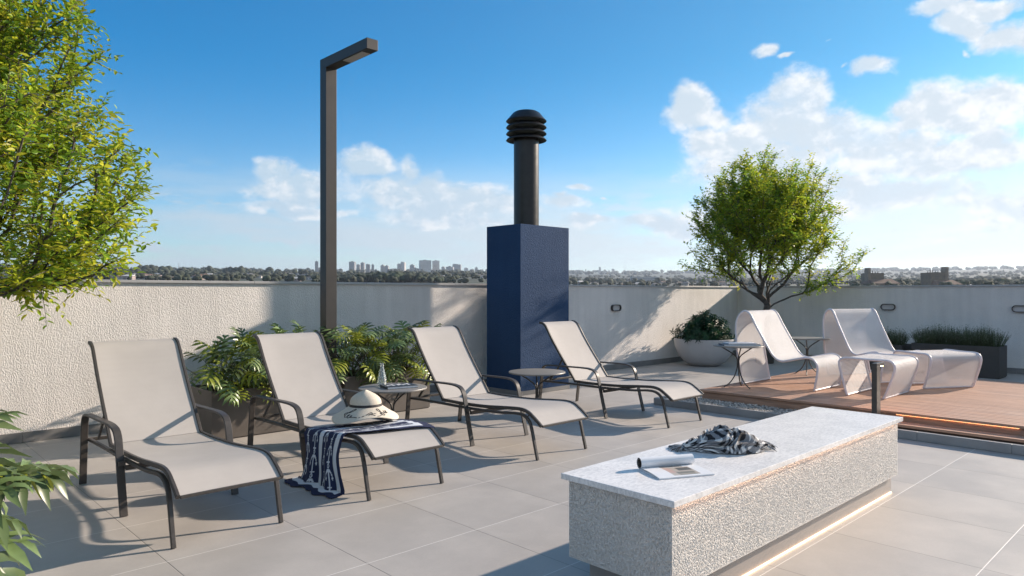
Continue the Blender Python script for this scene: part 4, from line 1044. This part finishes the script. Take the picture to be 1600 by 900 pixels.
# two near brown buildings
for (xa, xb, top, tx0, tx1, tt, sk, lb) in ((1352, 1374, 427, 1349, 1353.5, 419, (1346, 1391, 436), 'near brown building with a water tower on its left, first right of the tree'), (1446, 1473, 426, 1468, 1473.5, 417.5, (1446, 1486, 437.5), 'near brown building with a tall block on its right side')):
    D_ = 330; cx, cy = far((xa+xb)/2, D_); zb = land(cx, cy)-2; t = thing('brown_building', lb, 'building', (cx, cy, zb), R(YAW-90)); f_ = D_/FPX; mid = (xa+xb)/2
    MB().box((xa-mid)*f_, (xb-mid)*f_, -4, 4, 0, zfar(top, D_)-zb).build('wall', ROOF[3] if 0 else bmat('brown_wall', (.20, .155, .11), amt=.25), t, smooth=False)
    MB().box((tx0-mid)*f_, (tx1-mid)*f_, -4.2, -1, 0, zfar(tt, D_)-zb).build('stair_tower', bmat('brown_tower', (.26, .20, .15), amt=.2), t, smooth=False)
    x0_, x1_, zt = (sk[0]-mid)*f_, (sk[1]-mid)*f_, zfar(sk[2], D_)-zb
    MB().add([(x0_, -9, zt-2.2), (x1_, -9, zt-2.2), (x1_, 2, zt-2.2), (x0_, 2, zt-2.2), (x0_+1.5, -3.5, zt), (x1_-1.5, -3.5, zt)], [(0, 1, 5, 4), (2, 3, 4, 5), (0, 4, 3), (1, 2, 5)]).build('roof', ROOF[0], t, smooth=False)
    MB().box(x0_+.4, x1_-.4, -8.6, 1.6, 0, zt-2.25).build('annex_wall', bmat('annex', (.30, .22, .16), amt=.4), t, smooth=False)
    an = MB()
    for k in range(5): an.box((xa-mid+3+k*4)*f_, (xa-mid+3+k*4)*f_+.25, -.1, .15, zfar(top, D_)-zb, zfar(top-2-(k*7) % 4, D_)-zb)
    an.build('antenna', ROOF[3], t, smooth=False)
# long white shed, masts
def shed():
    D_ = 1500; cx, cy = far(1007, D_); zb = land(cx, cy)-1; t = thing('long_shed', 'long flat white-roofed shed on the hazy plain between pillar and right tree', 'building', (cx, cy, zb), R(YAW-90)); L_ = 43/FPX*D_/2; zt = zfar(432.5, D_)-zb
    MB().box(-L_, L_, -8, 8, 0, zt-1.3).build('wall', BM[1], t, smooth=False); MB().box(-L_-.5, L_+.5, -8.5, 8.5, zt-1.25, zt).build('roof', ROOF[2], t, smooth=False)
shed()
for (px, top, D_, lb) in ((279.5, 410, 1500, 'thin lattice mast on the skyline left of the lamp post'), (977, 413, 3800, 'thin hazy mast on the skyline right of the blue pillar')):
    cx, cy = far(px, D_); zb = land(cx, cy); t = thing('radio_mast', lb, 'mast', (cx, cy, zb)); MB().tube([(0, 0, 0), (0, 0, zfar(top, D_)-zb)], [.9, .35], 4).build('mast', BM[1], t, smooth=False)
# small houses
rg = np.random.default_rng(31)
WALLN = ['white', 'beige', 'rosy', 'white']; ROOFN = ['brown', 'grey', 'pale', 'dark']
ORD = ['first', 'second', 'third', 'fourth', 'fifth', 'sixth', 'seventh', 'eighth', 'ninth', 'tenth', 'eleventh', 'twelfth', 'thirteenth', 'fourteenth', 'fifteenth', 'sixteenth', 'seventeenth', 'eighteenth', 'nineteenth', 'twentieth']
HS = []
for i in range(58):
    px = 190+i*5.4+rg.uniform(-2, 2); D_ = rg.uniform(480, 1150)
    if not 530 < px < 700: HS.append((px, D_, i, 'left of the dark wooded hill', 1.))
for i in range(34): HS.append((640+i*3.6+rg.uniform(-1.5, 1.5), rg.uniform(700, 1500), i+3, 'just left of the blue pillar', 1.))
for i in range(22): HS.append((895+i*11+rg.uniform(-3, 3), rg.uniform(500, 1300), i+1, 'between blue pillar and right tree', 1.))
for i in range(30):
    px = 1390+i*7.2+rg.uniform(-3, 3); D_ = rg.uniform(300, 620)
    if not 1440 < px < 1490: HS.append((px, D_, i, 'behind the far right parapet', .55))
HS.sort(key=lambda h: h[0]); cnt_ = {}
for px, D_, k, where, sc_ in HS:
    wi = k % 4; ri = [0, 1, 2, 1, 3, 1, 0, 3][k % 8]; key = (WALLN[wi], ROOFN[ri], where); n_ = cnt_.get(key, 0); cnt_[key] = n_+1
    cx, cy = far(px, D_); zb = land(cx, cy)-.5
    t = thing('house', '%s tiny %s house with %s roof from the left, %s' % (ORD[min(n_, 19)], key[0], key[1], where), 'house', (cx, cy, zb), R(YAW-90)+rg.uniform(-.7, .7), 'small houses among the trees on the far slope')
    sc_ *= .62; w_, d_, h = rg.uniform(5, 9)*sc_, rg.uniform(4, 6)*sc_, rg.uniform(3.2, 6.5)*sc_
    MB().box(-w_, w_, -d_, d_, 0, h).build('wall', [BM[3], BM[0], BM[4], BM[3]][wi], t, smooth=False)
    MB().add([(-w_-.6, -d_-.6, h+.02), (w_+.6, -d_-.6, h+.02), (w_+.6, d_+.6, h+.02), (-w_-.6, d_+.6, h+.02), (-w_*.6, 0, h+2.0*sc_), (w_*.6, 0, h+2.0*sc_)], [(0, 1, 5, 4), (2, 3, 4, 5), (0, 4, 3), (1, 2, 5), (3, 2, 1, 0)]).build('roof', ROOF[ri], t, smooth=False)
# far woods: one mass
wd = MB(); wm = pm('wood_foliage', (.03, .04, .02), .95, .3, .05, attr='col')
def clump(px, D_, hgt, c):
    cx, cy = far(px, D_); z0 = land(cx, cy)
    for q in range(3):
        s_ = np.array([hgt*.5*rg.uniform(.6, 1.2), hgt*.5*rg.uniform(.6, 1.2), hgt*.42*rg.uniform(.7, 1.1)]); v = IV2*(1+rg.normal(0, .13, (42, 1)))*s_
        wd.add(v+np.array([cx+rg.normal(0, hgt*.28), cy+rg.normal(0, hgt*.28), z0+hgt*rg.uniform(.35, .62)]), IF2, 0, tuple(c*rg.uniform(.7, 1.4)))
GC = np.array([.032, .040, .022])
for i in range(1000):
    px = rg.uniform(-60, 770); D_ = rg.uniform(450, 1500); clump(px, D_, rg.uniform(4, 9)*(1 if D_ > 800 else .6), GC)
for i in range(230):   # wooded hill right of the lamp post
    u = rg.uniform(-1, 1); px = 612+u*85; clump(px, 560+rg.uniform(-60, 60), 3.5+4.2*(1-u*u)*rg.uniform(.75, 1.05), np.array([.022, .034, .018]))
for i in range(800):
    px = rg.uniform(870, 1700); D_ = rg.uniform(450, 2600); clump(px, D_, rg.uniform(4, 10)*(1 if D_ > 800 else .5), GC)
for i in range(260):
    px = rg.uniform(1330, 1700); D_ = rg.uniform(300, 700); clump(px, D_, rg.uniform(2.5, 5.0), GC*1.2)
for i in range(500):
    px = rg.uniform(760, 1700); D_ = rg.uniform(3200, 4600); clump(px, D_, rg.uniform(10, 22), GC)
for i in range(300):
    px = rg.uniform(-60, 760); D_ = rg.uniform(1900, 3000); clump(px, D_, rg.uniform(8, 15), GC)
for i in range(16):
    clump(rg.uniform(200, 480), rg.uniform(1000, 1250), rg.uniform(11, 15), GC*.9)
o = wd.build('distant_woods', wm, None, (0, 0, 0), ang=180); tag(o, 'dark woods covering the distant slopes and plain', 'woods', kind='stuff')

# haze
hz, gz = new_mat('haze'); hz.node_tree.nodes.remove(gz.b)
pv = gz.n('ShaderNodeVolumePrincipled'); pv.inputs['Color'].default_value = (.72, .84, 1, 1); pv.inputs['Density'].default_value = 1.1e-4; pv.inputs['Anisotropy'].default_value = .3
hz.node_tree.links.new(pv.outputs[0], gz.out.inputs['Volume'])
o = MB().box(-12500, 12500, -12500, 12500, -36, 230).build('haze', hz, smooth=False); tag(o, 'thin blue haze over the distant city', 'haze', kind='stuff'); o['kind'] = 'stuff'
